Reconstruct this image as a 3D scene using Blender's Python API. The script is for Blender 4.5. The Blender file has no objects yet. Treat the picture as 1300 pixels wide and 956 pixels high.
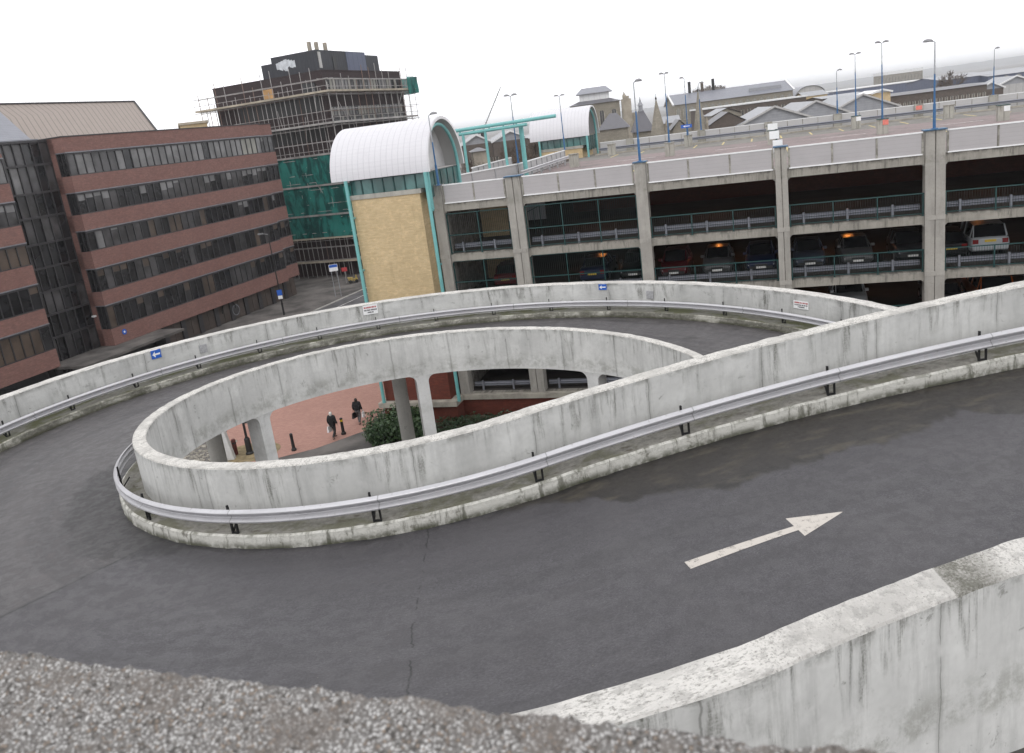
import bpy, math, random
from mathutils import Vector, Matrix
R = math.radians
PI = math.pi
rnd = random.Random(7)
sc = bpy.context.scene
col = sc.collection
GZ = -16.8          # street level; the camera stands at height 0

# ------------------------------------------------------------------ helpers
def tag(o, label=None, cat=None, group=None, kind=None):
    if label: o['label'] = label
    if cat: o['category'] = cat
    if group: o['group'] = group
    if kind: o['kind'] = kind
    return o

def empty(name, loc=(0, 0, 0), rz=0.0, label=None, cat=None, group=None, parent=None):
    o = bpy.data.objects.new(name, None)
    col.objects.link(o)
    o.location = loc
    o.rotation_euler = (0, 0, rz)
    o.empty_display_size = 0.2
    if parent: o.parent = parent
    return tag(o, label, cat, group)

def children(o):
    return [c for c in bpy.data.objects if c.parent == o]

def copy_tree(o, parent=None):
    c = o.copy()
    col.objects.link(c)
    if parent: c.parent = parent
    for ch in children(o):
        copy_tree(ch, c)
    return c

class MB:
    """collects faces (with uv and material slot) for ONE mesh"""
    def __init__(s):
        s.v = []; s.f = []; s.uv = []; s.m = []; s.sm = []
    def face(s, pts, uv=None, m=0, smooth=False):
        b = len(s.v)
        s.v += [tuple(p) for p in pts]
        s.f.append(tuple(range(b, b + len(pts))))
        s.uv.append(uv if uv else [(p[0], p[2]) for p in pts])
        s.m.append(m); s.sm.append(smooth)
    def hexa(s, c, m=0):
        """8 corners: bottom 0-3 counter-clockwise, top 4-7"""
        for a, b, d, e in ((0, 3, 2, 1), (4, 5, 6, 7), (0, 1, 5, 4), (1, 2, 6, 5), (2, 3, 7, 6), (3, 0, 4, 7)):
            P = [Vector(c[i]) for i in (a, b, d, e)]
            n = (P[1] - P[0]).cross(P[2] - P[0])
            if abs(n.z) > 0.7 * n.length:
                uv = [(p.x, p.y) for p in P]
            elif abs(n.x) > abs(n.y):
                uv = [(p.y, p.z) for p in P]
            else:
                uv = [(p.x, p.z) for p in P]
            s.face(P, uv, m)
    def box(s, x0, x1, y0, y1, z0, z1, m=0):
        s.hexa([(x0, y0, z0), (x1, y0, z0), (x1, y1, z0), (x0, y1, z0), (x0, y0, z1), (x1, y0, z1), (x1, y1, z1), (x0, y1, z1)], m)
    def bar(s, a, b, w, h, m=0):
        a = Vector(a); b = Vector(b); d = (b - a).normalized()
        up = Vector((0, 0, 1)) if abs(d.z) < 0.95 else Vector((1, 0, 0))
        x = d.cross(up).normalized() * (w / 2); y = x.cross(d).normalized() * (h / 2)
        c = [a - x - y, a + x - y, a + x + y, a - x + y]
        e = [p + (b - a) for p in c]
        s.hexa(c + e, m)
    def tube(s, a, b, r0, r1=None, n=10, m=0, caps=True):
        a = Vector(a); b = Vector(b); d = (b - a).normalized()
        if r1 is None: r1 = r0
        up = Vector((0, 0, 1)) if abs(d.z) < 0.95 else Vector((1, 0, 0))
        x = d.cross(up).normalized(); y = x.cross(d).normalized()
        A = []; B = []
        for i in range(n):
            t = 2 * PI * i / n
            k = x * math.cos(t) + y * math.sin(t)
            A.append(a + k * r0); B.append(b + k * r1)
        L = (b - a).length
        for i in range(n):
            j = (i + 1) % n
            s.face([A[j], A[i], B[i], B[j]], [((i + 1) / n, 0), (i / n, 0), (i / n, L), ((i + 1) / n, L)], m, True)
        if caps:
            s.face(A, None, m); s.face(B[::-1], None, m)
    def path_tube(s, pts, r, n=8, m=0):
        for a, b in zip(pts[:-1], pts[1:]):
            s.tube(a, b, r, r, n, m, True)
    def lathe(s, prof, c=(0, 0, 0), n=16, m=0):
        c = Vector(c)
        for (r0, z0), (r1, z1) in zip(prof[:-1], prof[1:]):
            for i in range(n):
                t0 = 2 * PI * i / n; t1 = 2 * PI * (i + 1) / n
                P = [c + Vector((r0 * math.cos(t0), r0 * math.sin(t0), z0)), c + Vector((r0 * math.cos(t1), r0 * math.sin(t1), z0)),
                     c + Vector((r1 * math.cos(t1), r1 * math.sin(t1), z1)), c + Vector((r1 * math.cos(t0), r1 * math.sin(t0), z1))]
                if r0 < 1e-4: P = [P[0], P[2], P[3]]
                elif r1 < 1e-4: P = P[:3]
                s.face(P, None, m, True)
    def sweep(s, rows, us, prof_uv, m=0, smooth=False, mats=None, cap=True):
        """rows[i][k]: section i point k (open polyline k..); us: u per row; prof_uv: v per profile point"""
        n = len(rows[0])
        for i in range(len(rows) - 1):
            for k in range(n - 1):
                s.face([rows[i][k], rows[i + 1][k], rows[i + 1][k + 1], rows[i][k + 1]],
                       [(us[i], prof_uv[k]), (us[i + 1], prof_uv[k]), (us[i + 1], prof_uv[k + 1]), (us[i], prof_uv[k + 1])],
                       mats[k] if mats else m, smooth)
        if cap:
            s.face(list(rows[0]), None, mats[0] if mats else m); s.face(list(rows[-1])[::-1], None, mats[0] if mats else m)
    def build(s, name, mats, parent=None, weld=False):
        me = bpy.data.meshes.new(name)
        me.from_pydata(s.v, [], s.f)
        if not isinstance(mats, (list, tuple)): mats = [mats]
        for mm in mats: me.materials.append(mm)
        ul = me.uv_layers.new(name='UVMap')
        flat = [c for f in s.uv for p in f for c in p]
        ul.data.foreach_set('uv', flat)
        me.polygons.foreach_set('material_index', s.m)
        me.polygons.foreach_set('use_smooth', s.sm)
        me.update()
        if weld:
            import bmesh
            bm = bmesh.new(); bm.from_mesh(me)
            bmesh.ops.remove_doubles(bm, verts=bm.verts, dist=0.0005)
            bmesh.ops.recalc_face_normals(bm, faces=bm.faces)
            bm.to_mesh(me); bm.free()
        o = bpy.data.objects.new(name, me)
        col.objects.link(o)
        if parent: o.parent = parent
        return o

# ------------------------------------------------------------------ materials
class NT:
    def __init__(s, name):
        s.mat = bpy.data.materials.new(name); s.mat.use_nodes = True
        s.t = s.mat.node_tree; s.t.nodes.clear()
        s.out = s.n('ShaderNodeOutputMaterial')
        s.bsdf = s.n('ShaderNodeBsdfPrincipled')
        s.l(s.bsdf.outputs[0], s.out.inputs[0])
        s._uv = None
    def n(s, t, **k):
        x = s.t.nodes.new(t)
        for a, b in k.items(): setattr(x, a, b)
        return x
    def l(s, a, b): s.t.links.new(a, b)
    def setin(s, sock, v):
        if hasattr(v, 'node'): s.l(v, sock)
        elif isinstance(v, tuple) and len(v) == 3 and sock.type == 'RGBA': sock.default_value = (*v, 1)
        else: sock.default_value = v
    def uv(s):
        if not s._uv: s._uv = s.n('ShaderNodeTexCoord')
        return s._uv.outputs['UV']
    def obj(s):
        if not s._uv: s._uv = s.n('ShaderNodeTexCoord')
        return s._uv.outputs['Object']
    def mapv(s, vec, scale=(1, 1, 1), loc=(0, 0, 0)):
        x = s.n('ShaderNodeMapping'); s.l(vec, x.inputs[0])
        x.inputs['Scale'].default_value = scale; x.inputs['Location'].default_value = loc
        return x.outputs[0]
    def noise(s, vec, scale=1.0, detail=4.0, rough=0.55, dist=0.0):
        x = s.n('ShaderNodeTexNoise'); s.l(vec, x.inputs['Vector'])
        x.inputs['Scale'].default_value = scale; x.inputs['Detail'].default_value = detail
        x.inputs['Roughness'].default_value = rough; x.inputs['Distortion'].default_value = dist
        return x.outputs[0]
    def vor(s, vec, scale=1.0, feature='F1', out='Distance'):
        x = s.n('ShaderNodeTexVoronoi', feature=feature); s.l(vec, x.inputs['Vector'])
        x.inputs['Scale'].default_value = scale
        return x.outputs[out]
    def math(s, op, a, b=0.0, c=None, clamp=False):
        x = s.n('ShaderNodeMath', operation=op, use_clamp=clamp)
        s.setin(x.inputs[0], a); s.setin(x.inputs[1], b)
        if c is not None: s.setin(x.inputs[2], c)
        return x.outputs[0]
    def ramp(s, v, a, b, lo=0.0, hi=1.0, smooth=True):
        x = s.n('ShaderNodeMapRange', interpolation_type='SMOOTHSTEP' if smooth else 'LINEAR')
        s.setin(x.inputs[0], v); x.inputs[1].default_value = a; x.inputs[2].default_value = b
        x.inputs[3].default_value = lo; x.inputs[4].default_value = hi
        return x.outputs[0]
    def mix(s, f, a, b, mode='MIX'):
        x = s.n('ShaderNodeMix', data_type='RGBA', blend_type=mode)
        s.setin(x.inputs['Factor'], f) if False else s.setin(x.inputs[0], f)
        s.setin(x.inputs[6], a); s.setin(x.inputs[7], b)
        return x.outputs[2]
    def sep(s, vec):
        x = s.n('ShaderNodeSeparateXYZ'); s.l(vec, x.inputs[0]); return x.outputs
    def comb(s, x_, y_, z_=0.0):
        x = s.n('ShaderNodeCombineXYZ'); s.setin(x.inputs[0], x_); s.setin(x.inputs[1], y_); s.setin(x.inputs[2], z_); return x.outputs[0]
    def bump(s, h, strength=0.3, dist=0.01):
        x = s.n('ShaderNodeBump'); x.inputs['Strength'].default_value = strength; x.inputs['Distance'].default_value = dist
        s.l(h, x.inputs['Height']); s.l(x.outputs[0], s.bsdf.inputs['Normal'])
    def set(s, color=None, rough=None, metal=None, spec=None):
        if color is not None: s.setin(s.bsdf.inputs['Base Color'], color)
        if rough is not None: s.setin(s.bsdf.inputs['Roughness'], rough)
        if metal is not None: s.setin(s.bsdf.inputs['Metallic'], metal)
        if spec is not None: s.setin(s.bsdf.inputs['Specular IOR Level'], spec)
        return s.mat

def plain(name, c, rough=0.7, metal=0.0, var=0.12, scale=3.0, bump=0.0):
    t = NT(name); o = t.obj()
    a = t.noise(o, scale, 5.0, 0.6)
    f = t.ramp(a, 0.3, 0.7, 1 - var, 1 + var)
    m = t.n('ShaderNodeMix', data_type='RGBA', blend_type='MULTIPLY'); m.inputs[0].default_value = 1.0
    m.inputs[6].default_value = (*c, 1); t.l(f, m.inputs[7])
    if bump: t.bump(t.noise(o, scale * 12, 3.0), bump, 0.01)
    return t.set(m.outputs[2], rough, metal)

M = {}
def concrete(name, base, streak=0.6, joint=2.35, top=1.0, dirt=(0.075, 0.075, 0.06), seed=0.0):
    """weathered cast concrete; uv = (metres along, metres below the top)"""
    t = NT(name); uv = t.mapv(t.uv(), (1, 1, 1), (seed, 0, 0)); x = t.sep(uv); u, v = x[0], x[1]
    big = t.noise(uv, 0.55, 5.0, 0.6)
    fine = t.noise(uv, 9.0, 5.0, 0.65)
    cl = t.mix(t.ramp(big, 0.3, 0.72), tuple(c * 0.84 for c in base), tuple(c * 1.08 for c in base))
    cl = t.mix(t.ramp(fine, 0.35, 0.75, 0.0, 0.30), cl, tuple(c * 0.7 for c in base))
    # runs of algae below the coping: soft vertical streaks of uneven length
    sv = t.comb(t.math('MULTIPLY', u, 5.5), t.math('MULTIPLY', v, 0.5), 0.0)
    s1 = t.noise(sv, 1.0, 6.0, 0.72, 0.15)
    sv2 = t.comb(t.math('MULTIPLY', u, 0.85), t.math('MULTIPLY', v, 0.2), 4.0)
    s2 = t.noise(sv2, 1.0, 4.0, 0.6)
    lng = t.ramp(s2, 0.38, 0.64, -0.25, 1.5)
    fade = t.ramp(t.math('SUBTRACT', v, lng), -0.9, 0.25, 1.0, 0.0)
    st = t.math('MULTIPLY', t.ramp(s1, 0.47, 0.64), fade)
    st = t.math('MULTIPLY', st, t.ramp(t.noise(uv, 30.0, 4.0, 0.7), 0.25, 0.65, 0.35, 1.0))
    cl = t.mix(t.math('MULTIPLY', st, streak), cl, dirt)
    # faint grey veils over the whole height
    sv3 = t.comb(t.math('MULTIPLY', u, 2.6), t.math('MULTIPLY', v, 0.35), 11.0)
    veil = t.ramp(t.noise(sv3, 1.0, 6.0, 0.66), 0.46, 0.64)
    cl = t.mix(t.math('MULTIPLY', veil, 0.34 * streak), cl, tuple(c * 0.45 for c in base))
    # dark rim just under the top
    rim = t.math('MULTIPLY', t.ramp(v, 0.0, 0.22, 1.0, 0.0), t.ramp(t.noise(uv, 2.2, 6.0, 0.7), 0.44, 0.58))
    cl = t.mix(t.math('MULTIPLY', rim, 0.72 * streak * top), cl, dirt)
    # small blemishes and spalls
    sp = t.ramp(t.noise(uv, 3.4, 7.0, 0.78, 0.6), 0.60, 0.67)
    cl = t.mix(t.math('MULTIPLY', sp, 0.62 * streak), cl, (0.13, 0.13, 0.115))
    # soft pale lime patches
    li = t.ramp(t.noise(uv, 1.3, 5.0, 0.6), 0.52, 0.74)
    cl = t.mix(t.math('MULTIPLY', li, 0.45), cl, tuple(min(0.72, c * 1.22) for c in base))
    # formwork joints
    if joint:
        wob = t.math('MULTIPLY', t.math('SUBTRACT', t.noise(t.comb(u, t.math('MULTIPLY', v, 2.2), 2.0), 1.0, 4.0), 0.5), 0.10)
        ph = t.math('ABSOLUTE', t.math('SUBTRACT', t.math('FRACT', t.math('DIVIDE', t.math('ADD', u, wob), joint)), 0.5))
        ln = t.math('MAXIMUM', t.ramp(ph, 0.0, 0.006, 0.9, 0.0), t.ramp(ph, 0.0, 0.030, 0.34, 0.0))
        gap = t.ramp(t.noise(t.comb(u, t.math('MULTIPLY', v, 1.0), 9.0), 1.4, 4.0), 0.32, 0.48)
        cl = t.mix(t.math('MULTIPLY', t.math('MULTIPLY', ln, gap), 0.8), cl, (0.10, 0.10, 0.09))
    ft = t.math('MULTIPLY', t.math('MULTIPLY', t.ramp(v, 0.85, 1.30), t.ramp(v, 1.45, 1.60, 1.0, 0.0)), t.ramp(t.noise(uv, 2.0, 7.0, 0.75), 0.42, 0.60))
    cl = t.mix(t.math('MULTIPLY', ft, 0.5 * streak), cl, (0.15, 0.15, 0.12))
    t.bump(t.math('ADD', t.math('MULTIPLY', fine, 0.5), big), 0.35, 0.02)
    return t.set(cl, 0.88, 0.0, 0.3)

M['wall'] = concrete('cast_concrete', (0.56, 0.56, 0.545), 0.80, 2.35, 1.0, (0.10, 0.10, 0.082))
M['wall_dirty'] = concrete('cast_concrete_outer', (0.56, 0.56, 0.545), 0.92, 2.9, 1.0, (0.09, 0.09, 0.075), 31.0)
M['column'] = concrete('column_concrete', (0.60, 0.60, 0.59), 0.35, 0, seed=5.0)
M['pillar'] = concrete('round_column_concrete', (0.50, 0.485, 0.45), 0.9, 0, seed=15.0)

def coping(name, base, dark, seed, patch=None):
    t = NT(name); uv0 = t.uv(); uv = t.mapv(uv0, (1, 1, 1), (seed, 0, 0))
    a = t.noise(uv, 0.9, 6.0, 0.68, 0.4); b = t.noise(uv, 30.0, 6.0, 0.75); c = t.noise(uv, 6.0, 6.0, 0.72); d = t.vor(uv, 42.0)
    cl = t.mix(t.ramp(a, 0.42, 0.56), tuple(x * 0.80 for x in base), tuple(min(.8, x * 1.06) for x in base))
    cl = t.mix(t.math('MULTIPLY', t.ramp(c, 0.49, 0.60), 0.55 * dark), cl, tuple(x * 0.55 for x in base))
    k = t.ramp(t.math('ADD', t.math('MULTIPLY', b, 0.75), t.math('MULTIPLY', a, 0.35)), 0.56, 0.68)
    cl = t.mix(t.math('MULTIPLY', k, 0.75 * dark), cl, (0.17, 0.165, 0.145))
    pit = t.math('MULTIPLY', t.ramp(d, 0.10, 0.22, 1.0, 0.0), t.ramp(c, 0.48, 0.60))
    cl = t.mix(t.math('MULTIPLY', pit, 0.7 * dark), cl, (0.085, 0.085, 0.07))
    if patch:
        x = t.sep(uv0)
        wb_ = t.math('ADD', x[0], t.math('MULTIPLY', x[1], 0.25))
        m = t.math('MULTIPLY', t.ramp(wb_, patch[0], patch[0] + .03), t.ramp(t.math('ADD', wb_, t.math('MULTIPLY', c, 1.2)), patch[1] + .2, patch[1] + .8, 1.0, 0.0))
        cl = t.mix(t.math('MULTIPLY', m, t.ramp(t.math('ADD', b, t.math('MULTIPLY', c, 0.7)), 0.66, 0.98, 0.35, 0.92)), cl, (0.13, 0.128, 0.105))
    t.bump(t.math('ADD', b, t.math('MULTIPLY', c, 2.0)), 0.8, 0.03)
    return t.set(cl, 0.92, 0.0, 0.2)
M['cap'] = coping('coping_whitewash', (0.645, 0.625, 0.59), 1.0, 3.0)
M['cap_near'] = coping('coping_near', (0.645, 0.625, 0.595), 1.0, 12.4, (46.2, 47.0))

def kerbmat(name, moss, t0, white):
    t = NT(name); uv = t.uv(); x = t.sep(uv); v = x[1]
    a = t.noise(uv, 1.0, 7.0, 0.72, 0.4); b = t.noise(uv, 9.0, 6.0, 0.75); c = t.noise(t.mapv(uv, (5, 0.8, 1)), 1.0, 6.0, 0.68)
    f = t.ramp(t.math('ADD', t.math('MULTIPLY', a, 0.9), t.math('MULTIPLY', b, 0.45)), t0, t0 + 0.13)
    worn = t.mix(t.ramp(b, 0.35, 0.65), (0.23, 0.22, 0.19), (0.075, 0.075, 0.06))
    cl = t.mix(f, worn, white)
    cl = t.mix(t.math('MULTIPLY', t.ramp(c, 0.52, 0.64), 0.8), cl, (0.11, 0.11, 0.085))
    cl = t.mix(t.math('MULTIPLY', t.ramp(b, 0.5, 0.72), 0.4), cl, (0.16, 0.155, 0.13))
    # grime and moss where the kerb meets the road
    lo = t.math('MULTIPLY', t.ramp(v, 0.10, 0.26), t.ramp(t.noise(uv, 2.4, 5.0, 0.7), 0.30, 0.56))
    cl = t.mix(t.math('MULTIPLY', lo, 0.9), cl, moss)
    up = t.math('MULTIPLY', t.ramp(v, 0.0, 0.07, 1.0, 0.0), t.ramp(t.noise(uv, 3.0, 6.0, 0.7), 0.45, 0.62))
    cl = t.mix(t.math('MULTIPLY', up, 0.75), cl, (0.11, 0.11, 0.08))
    t.bump(t.math('ADD', a, b), 0.8, 0.04)
    return t.set(cl, 0.92, 0.0, 0.2)
M['kerb_face'] = kerbmat('kerb_face_paint', (0.060, 0.062, 0.038), 0.52, (0.57, 0.56, 0.52))
M['kerb_face_far'] = kerbmat('kerb_face_far_paint', (0.055, 0.056, 0.035), 0.66, (0.44, 0.43, 0.38))
def kerbtop(name, grey, moss, amt):
    t = NT(name); uv = t.uv()
    a = t.noise(uv, 0.9, 6.0, 0.68, 0.5); b = t.noise(uv, 7.0, 5.0, 0.7); c = t.noise(t.mapv(uv, (1.0, 3.0, 1)), 2.0, 5.0, 0.6)
    cl = t.mix(t.ramp(b, 0.3, 0.7), tuple(k * 0.6 for k in grey), grey)
    cl = t.mix(t.math('MULTIPLY', t.ramp(a, 0.47, 0.60), amt), cl, moss)
    cl = t.mix(t.math('MULTIPLY', t.ramp(c, 0.55, 0.68), 0.7), cl, (0.075, 0.062, 0.045))
    t.bump(t.math('ADD', a, b), 0.8, 0.03)
    return t.set(cl, 0.95, 0.0, 0.2)
M['kerb_top'] = kerbtop('kerb_top_moss', (0.27, 0.26, 0.235), (0.115, 0.115, 0.072), 0.65)
M['kerb_top_far'] = kerbtop('kerb_top_far', (0.21, 0.205, 0.18), (0.085, 0.09, 0.045), 0.9)

def roadmat():
    t = NT('ramp_asphalt'); uv = t.uv(); x = t.sep(uv); u, v = x[0], x[1]
    grit = t.noise(uv, 34.0, 5.0, 0.85); mot = t.noise(uv, 12.0, 7.0, 0.8); med = t.noise(uv, 3.2, 7.0, 0.7, 0.3); big = t.noise(uv, 0.40, 6.0, 0.65, 0.6)
    lane = t.noise(t.mapv(uv, (0.16, 2.1, 1)), 1.0, 6.0, 0.66, 0.35)
    # newer smooth asphalt
    new = t.mix(t.ramp(grit, 0.38, 0.62), (0.036, 0.034, 0.038), (0.083, 0.079, 0.087))
    new = t.mix(t.ramp(mot, 0.46, 0.62, 0.0, 0.55), new, (0.036, 0.035, 0.038))
    new = t.mix(t.ramp(lane, 0.46, 0.58, 0.0, 0.32), new, (0.038, 0.036, 0.039))
    new = t.mix(t.ramp(big, 0.44, 0.60, 0.0, 0.28), new, (0.076, 0.072, 0.076))
    new = t.mix(t.ramp(med, 0.52, 0.68, 0.0, 0.30), new, (0.078, 0.075, 0.076))
    # older brushed surface with tyre smears along the lane
    br = t.noise(t.mapv(uv, (6.0, 0.6, 1)), 1.0, 7.0, 0.75, 0.8)
    sm = t.noise(t.mapv(uv, (0.20, 1.2, 1)), 1.0, 7.0, 0.68, 1.1)
    old = t.mix(t.ramp(br, 0.40, 0.60), (0.066, 0.062, 0.064), (0.096, 0.090, 0.092))
    old = t.mix(t.ramp(grit, 0.38, 0.62, 0.45, 0.0), old, (0.045, 0.042, 0.044))
    old = t.mix(t.ramp(mot, 0.44, 0.62, 0.0, 0.5), old, (0.050, 0.046, 0.049))
    old = t.mix(t.math('MULTIPLY', t.ramp(sm, 0.48, 0.57), 0.55), old, (0.038, 0.036, 0.039))
    old = t.mix(t.math('MULTIPLY', t.ramp(med, 0.52, 0.64), 0.5), old, (0.108, 0.098, 0.098))
    isold = t.ramp(t.math('ADD', u, t.math('MULTIPLY', t.math('SUBTRACT', t.noise(t.comb(0.0, v, 0.0), 2.0, 3.0), 0.5), 0.12)), 35.27, 35.30, 1.0, 0.0)
    cl = t.mix(isold, new, old)
    # sealed construction joint, transverse crack, wandering hairlines
    def line(u0, w, gap, amp, band=0.1):
        wob = t.math('MULTIPLY', t.math('SUBTRACT', t.noise(t.comb(u0, v, 3.0), 2.0, 6.0, 0.7), 0.5), amp)
        d = t.math('ABSOLUTE', t.math('SUBTRACT', t.math('ADD', u, wob), u0))
        k = t.ramp(d, 0.0, w, 1.0, 0.0)
        return t.math('MULTIPLY', k, t.ramp(t.noise(t.comb(u0, v, 7.0), 2.6, 5.0), gap, gap + band))
    cl = t.mix(t.math('MULTIPLY', line(35.28, 0.12, 0.1, 0.10), 0.35), cl, (0.03, 0.029, 0.03))
    cl = t.mix(t.math('MULTIPLY', line(35.28, 0.032, 0.1, 0.10), 0.9), cl, (0.015, 0.015, 0.015))
    cl = t.mix(t.math('MULTIPLY', line(41.28, 0.018, 0.46, 0.22, 0.05), 0.9), cl, (0.014, 0.014, 0.014))
    cl = t.mix(t.math('MULTIPLY', line(31.6, 0.05, 0.42, 1.6), 0.6), cl, (0.03, 0.028, 0.03))
    cl = t.mix(t.math('MULTIPLY', line(29.2, 0.06, 0.40, 2.2), 0.6), cl, (0.03, 0.028, 0.03))
    cl = t.mix(t.math('MULTIPLY', line(26.1, 0.05, 0.47, 1.2), 0.6), cl, (0.03, 0.03, 0.03))
    # water seeping from the kerb: dark wet apron with a ragged edge
    edge = t.math('ADD', t.math('MULTIPLY', t.noise(t.comb(u, 0.0, 5.0), 0.62, 6.0, 0.62), 2.4), t.math('MULTIPLY', t.noise(uv, 2.6, 6.0, 0.7), 0.45))
    w0 = t.ramp(u, 41.6, 46.5, -1.1, 0.85)
    wd = t.math('SUBTRACT', v, t.math('ADD', edge, w0))
    wet = t.math('MULTIPLY', t.ramp(wd, -0.10, 0.12, 1.0, 0.0), t.ramp(u, 41.0, 44.0))
    cl = t.mix(t.math('MULTIPLY', wet, 0.90), cl, t.mix(t.ramp(mot, 0.35, 0.65), (0.019, 0.017, 0.016), (0.036, 0.032, 0.028)))
    rimw = t.math('MULTIPLY', t.math('MULTIPLY', t.ramp(t.math('ABSOLUTE', t.math('SUBTRACT', wd, -0.12)), 0.0, 0.22, 1.0, 0.0), t.ramp(u, 43.0, 45.0)), t.ramp(med, 0.4, 0.6, 0.3, 1.0))
    cl = t.mix(t.math('MULTIPLY', rimw, 0.75), cl, (0.016, 0.015, 0.015))
    silt = t.math('MULTIPLY', wet, t.ramp(t.noise(t.mapv(uv, (0.6, 2.2, 1)), 1.6, 6.0, 0.66, 0.4), 0.50, 0.68))
    cl = t.mix(t.math('MULTIPLY', silt, 0.6), cl, (0.082, 0.071, 0.052))
    # damp band hugging the inner kerb all round, and dark dirt along the outer one
    dw = t.math('ADD', t.math('MULTIPLY', t.math('MULTIPLY', t.ramp(u, 26.5, 29.5), t.ramp(u, 34.5, 37.0, 1.0, 0.0)), 1.15), 0.62)
    dk = t.ramp(t.math('SUBTRACT', t.math('ADD', v, t.math('MULTIPLY', t.noise(t.mapv(uv, (0.8, 2.0, 1)), 1.6, 7.0, 0.75, 0.6), 1.5)), t.math('ADD', dw, 0.72)), -0.10, 0.26, 1.0, 0.0)
    cl = t.mix(t.math('MULTIPLY', dk, 0.68), cl, (0.018, 0.017, 0.018))
    dk2 = t.ramp(t.math('SUBTRACT', v, t.math('MULTIPLY', t.noise(uv, 1.2, 6.0, 0.7), 1.3)), 5.55, 6.3)
    dk2 = t.math('MULTIPLY', dk2, t.ramp(u, 34, 38, 1.0, 0.0))
    cl = t.mix(t.math('MULTIPLY', dk2, 0.65), cl, (0.032, 0.029, 0.026))
    pud = t.math('MULTIPLY', t.ramp(t.noise(t.mapv(uv, (0.5, 1.1, 1)), 1.4, 6.0, 0.62, 0.3), 0.57, 0.63), t.ramp(u, 14, 20, 1.0, 0.0))
    cl = t.mix(t.math('MULTIPLY', pud, 0.6), cl, (0.032, 0.030, 0.030))
    # bits of grit and litter
    jit = t.n('ShaderNodeTexVoronoi', feature='F1'); t.l(uv, jit.inputs['Vector']); jit.inputs['Scale'].default_value = 1.5
    szr = t.sep(jit.outputs['Color'])
    bits = t.math('LESS_THAN', jit.outputs['Distance'], t.math('MULTIPLY', t.math('MULTIPLY', szr[0], szr[1]), 0.030))
    cl = t.mix(t.math('MULTIPLY', bits, 0.8), cl, t.mix(szr[2], (0.42, 0.38, 0.32), (0.17, 0.12, 0.07)))
    lv2 = t.vor(t.mapv(uv, (1, 1, 1), (4.3, 2.2, 0)), 6.0); b2 = t.ramp(lv2, 0.03, 0.05, 1.0, 0.0)
    cl = t.mix(t.math('MULTIPLY', b2, 0.5), cl, (0.22, 0.20, 0.17))
    dots = t.ramp(t.vor(t.mapv(uv, (1, 1, 1), (1.7, 8.2, 0)), 1.1), 0.020, 0.035, 1.0, 0.0)
    cl = t.mix(t.math('MULTIPLY', dots, 0.7), cl, (0.022, 0.021, 0.021))
    allwet = t.math('MAXIMUM', t.math('MULTIPLY', wet, 0.8), t.math('MULTIPLY', pud, 0.7), clamp=True)
    rg = t.math('SUBTRACT', t.ramp(med, 0.4, 0.62, 0.42, 0.64), t.math('MULTIPLY', allwet, 0.16))
    t.bump(t.math('ADD', t.math('MULTIPLY', grit, 0.7), t.math('MULTIPLY', mot, 0.6)), 0.45, 0.012)
    return t.set(cl, rg, 0.0, 0.45)
M['road'] = roadmat()

def galv(name, c, metal=0.35, rough=0.42):
    t = NT(name); uv = t.uv()
    a = t.noise(t.mapv(uv, (0.7, 6.0, 1)), 1.5, 5.0, 0.6); b = t.noise(uv, 14.0, 4.0, 0.6)
    cl = t.mix(t.ramp(a, 0.35, 0.7), tuple(k * 0.86 for k in c), c)
    cl = t.mix(t.ramp(b, 0.62, 0.72, 0.0, 0.55), cl, (0.22, 0.20, 0.18))
    x = t.sep(uv)
    lap = t.math('ABSOLUTE', t.math('SUBTRACT', t.math('FRACT', t.math('DIVIDE', x[0], 3.0)), 0.5))
    cl = t.mix(t.ramp(lap, 0.0, 0.006, 0.7, 0.0), cl, (0.15, 0.15, 0.15))
    return t.set(cl, t.ramp(b, 0.3, 0.7, rough - 0.06, rough + 0.12), metal, 0.5)
M['rail'] = galv('galvanised_rail', (0.54, 0.535, 0.555), 0.5, 0.42)
M['rail_dull'] = galv('galvanised_dull', (0.25, 0.26, 0.295), 0.5, 0.5)
M['bracket'] = plain('black_bracket_steel', (0.016, 0.016, 0.017), 0.55, 0.3, 0.3, 8.0)

def aggregate():
    t = NT('exposed_aggregate'); o = t.obj()
    c = t.vor(o, 170.0, 'F1', 'Color'); d = t.vor(o, 170.0); b = t.noise(o, 9.0, 5.0, 0.65)
    s = t.sep(c)
    cl = t.mix(s[0], (0.29, 0.28, 0.27), (0.60, 0.59, 0.58))
    cl = t.mix(t.math('GREATER_THAN', s[1], 0.86), cl, (0.27, 0.22, 0.18))
    cl = t.mix(t.math('GREATER_THAN', s[2], 0.90), cl, (0.09, 0.085, 0.08))
    cl = t.mix(t.ramp(d, 0.32, 0.55, 0.0, 0.8), cl, (0.10, 0.092, 0.085))
    cl = t.mix(t.ramp(b, 0.48, 0.60, 0.0, 0.6), cl, (0.17, 0.15, 0.135))
    t.bump(t.math('SUBTRACT', 1.0, d), 0.8, 0.006)
    return t.set(cl, 0.9, 0.0, 0.3)
M['aggregate'] = aggregate()

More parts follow.
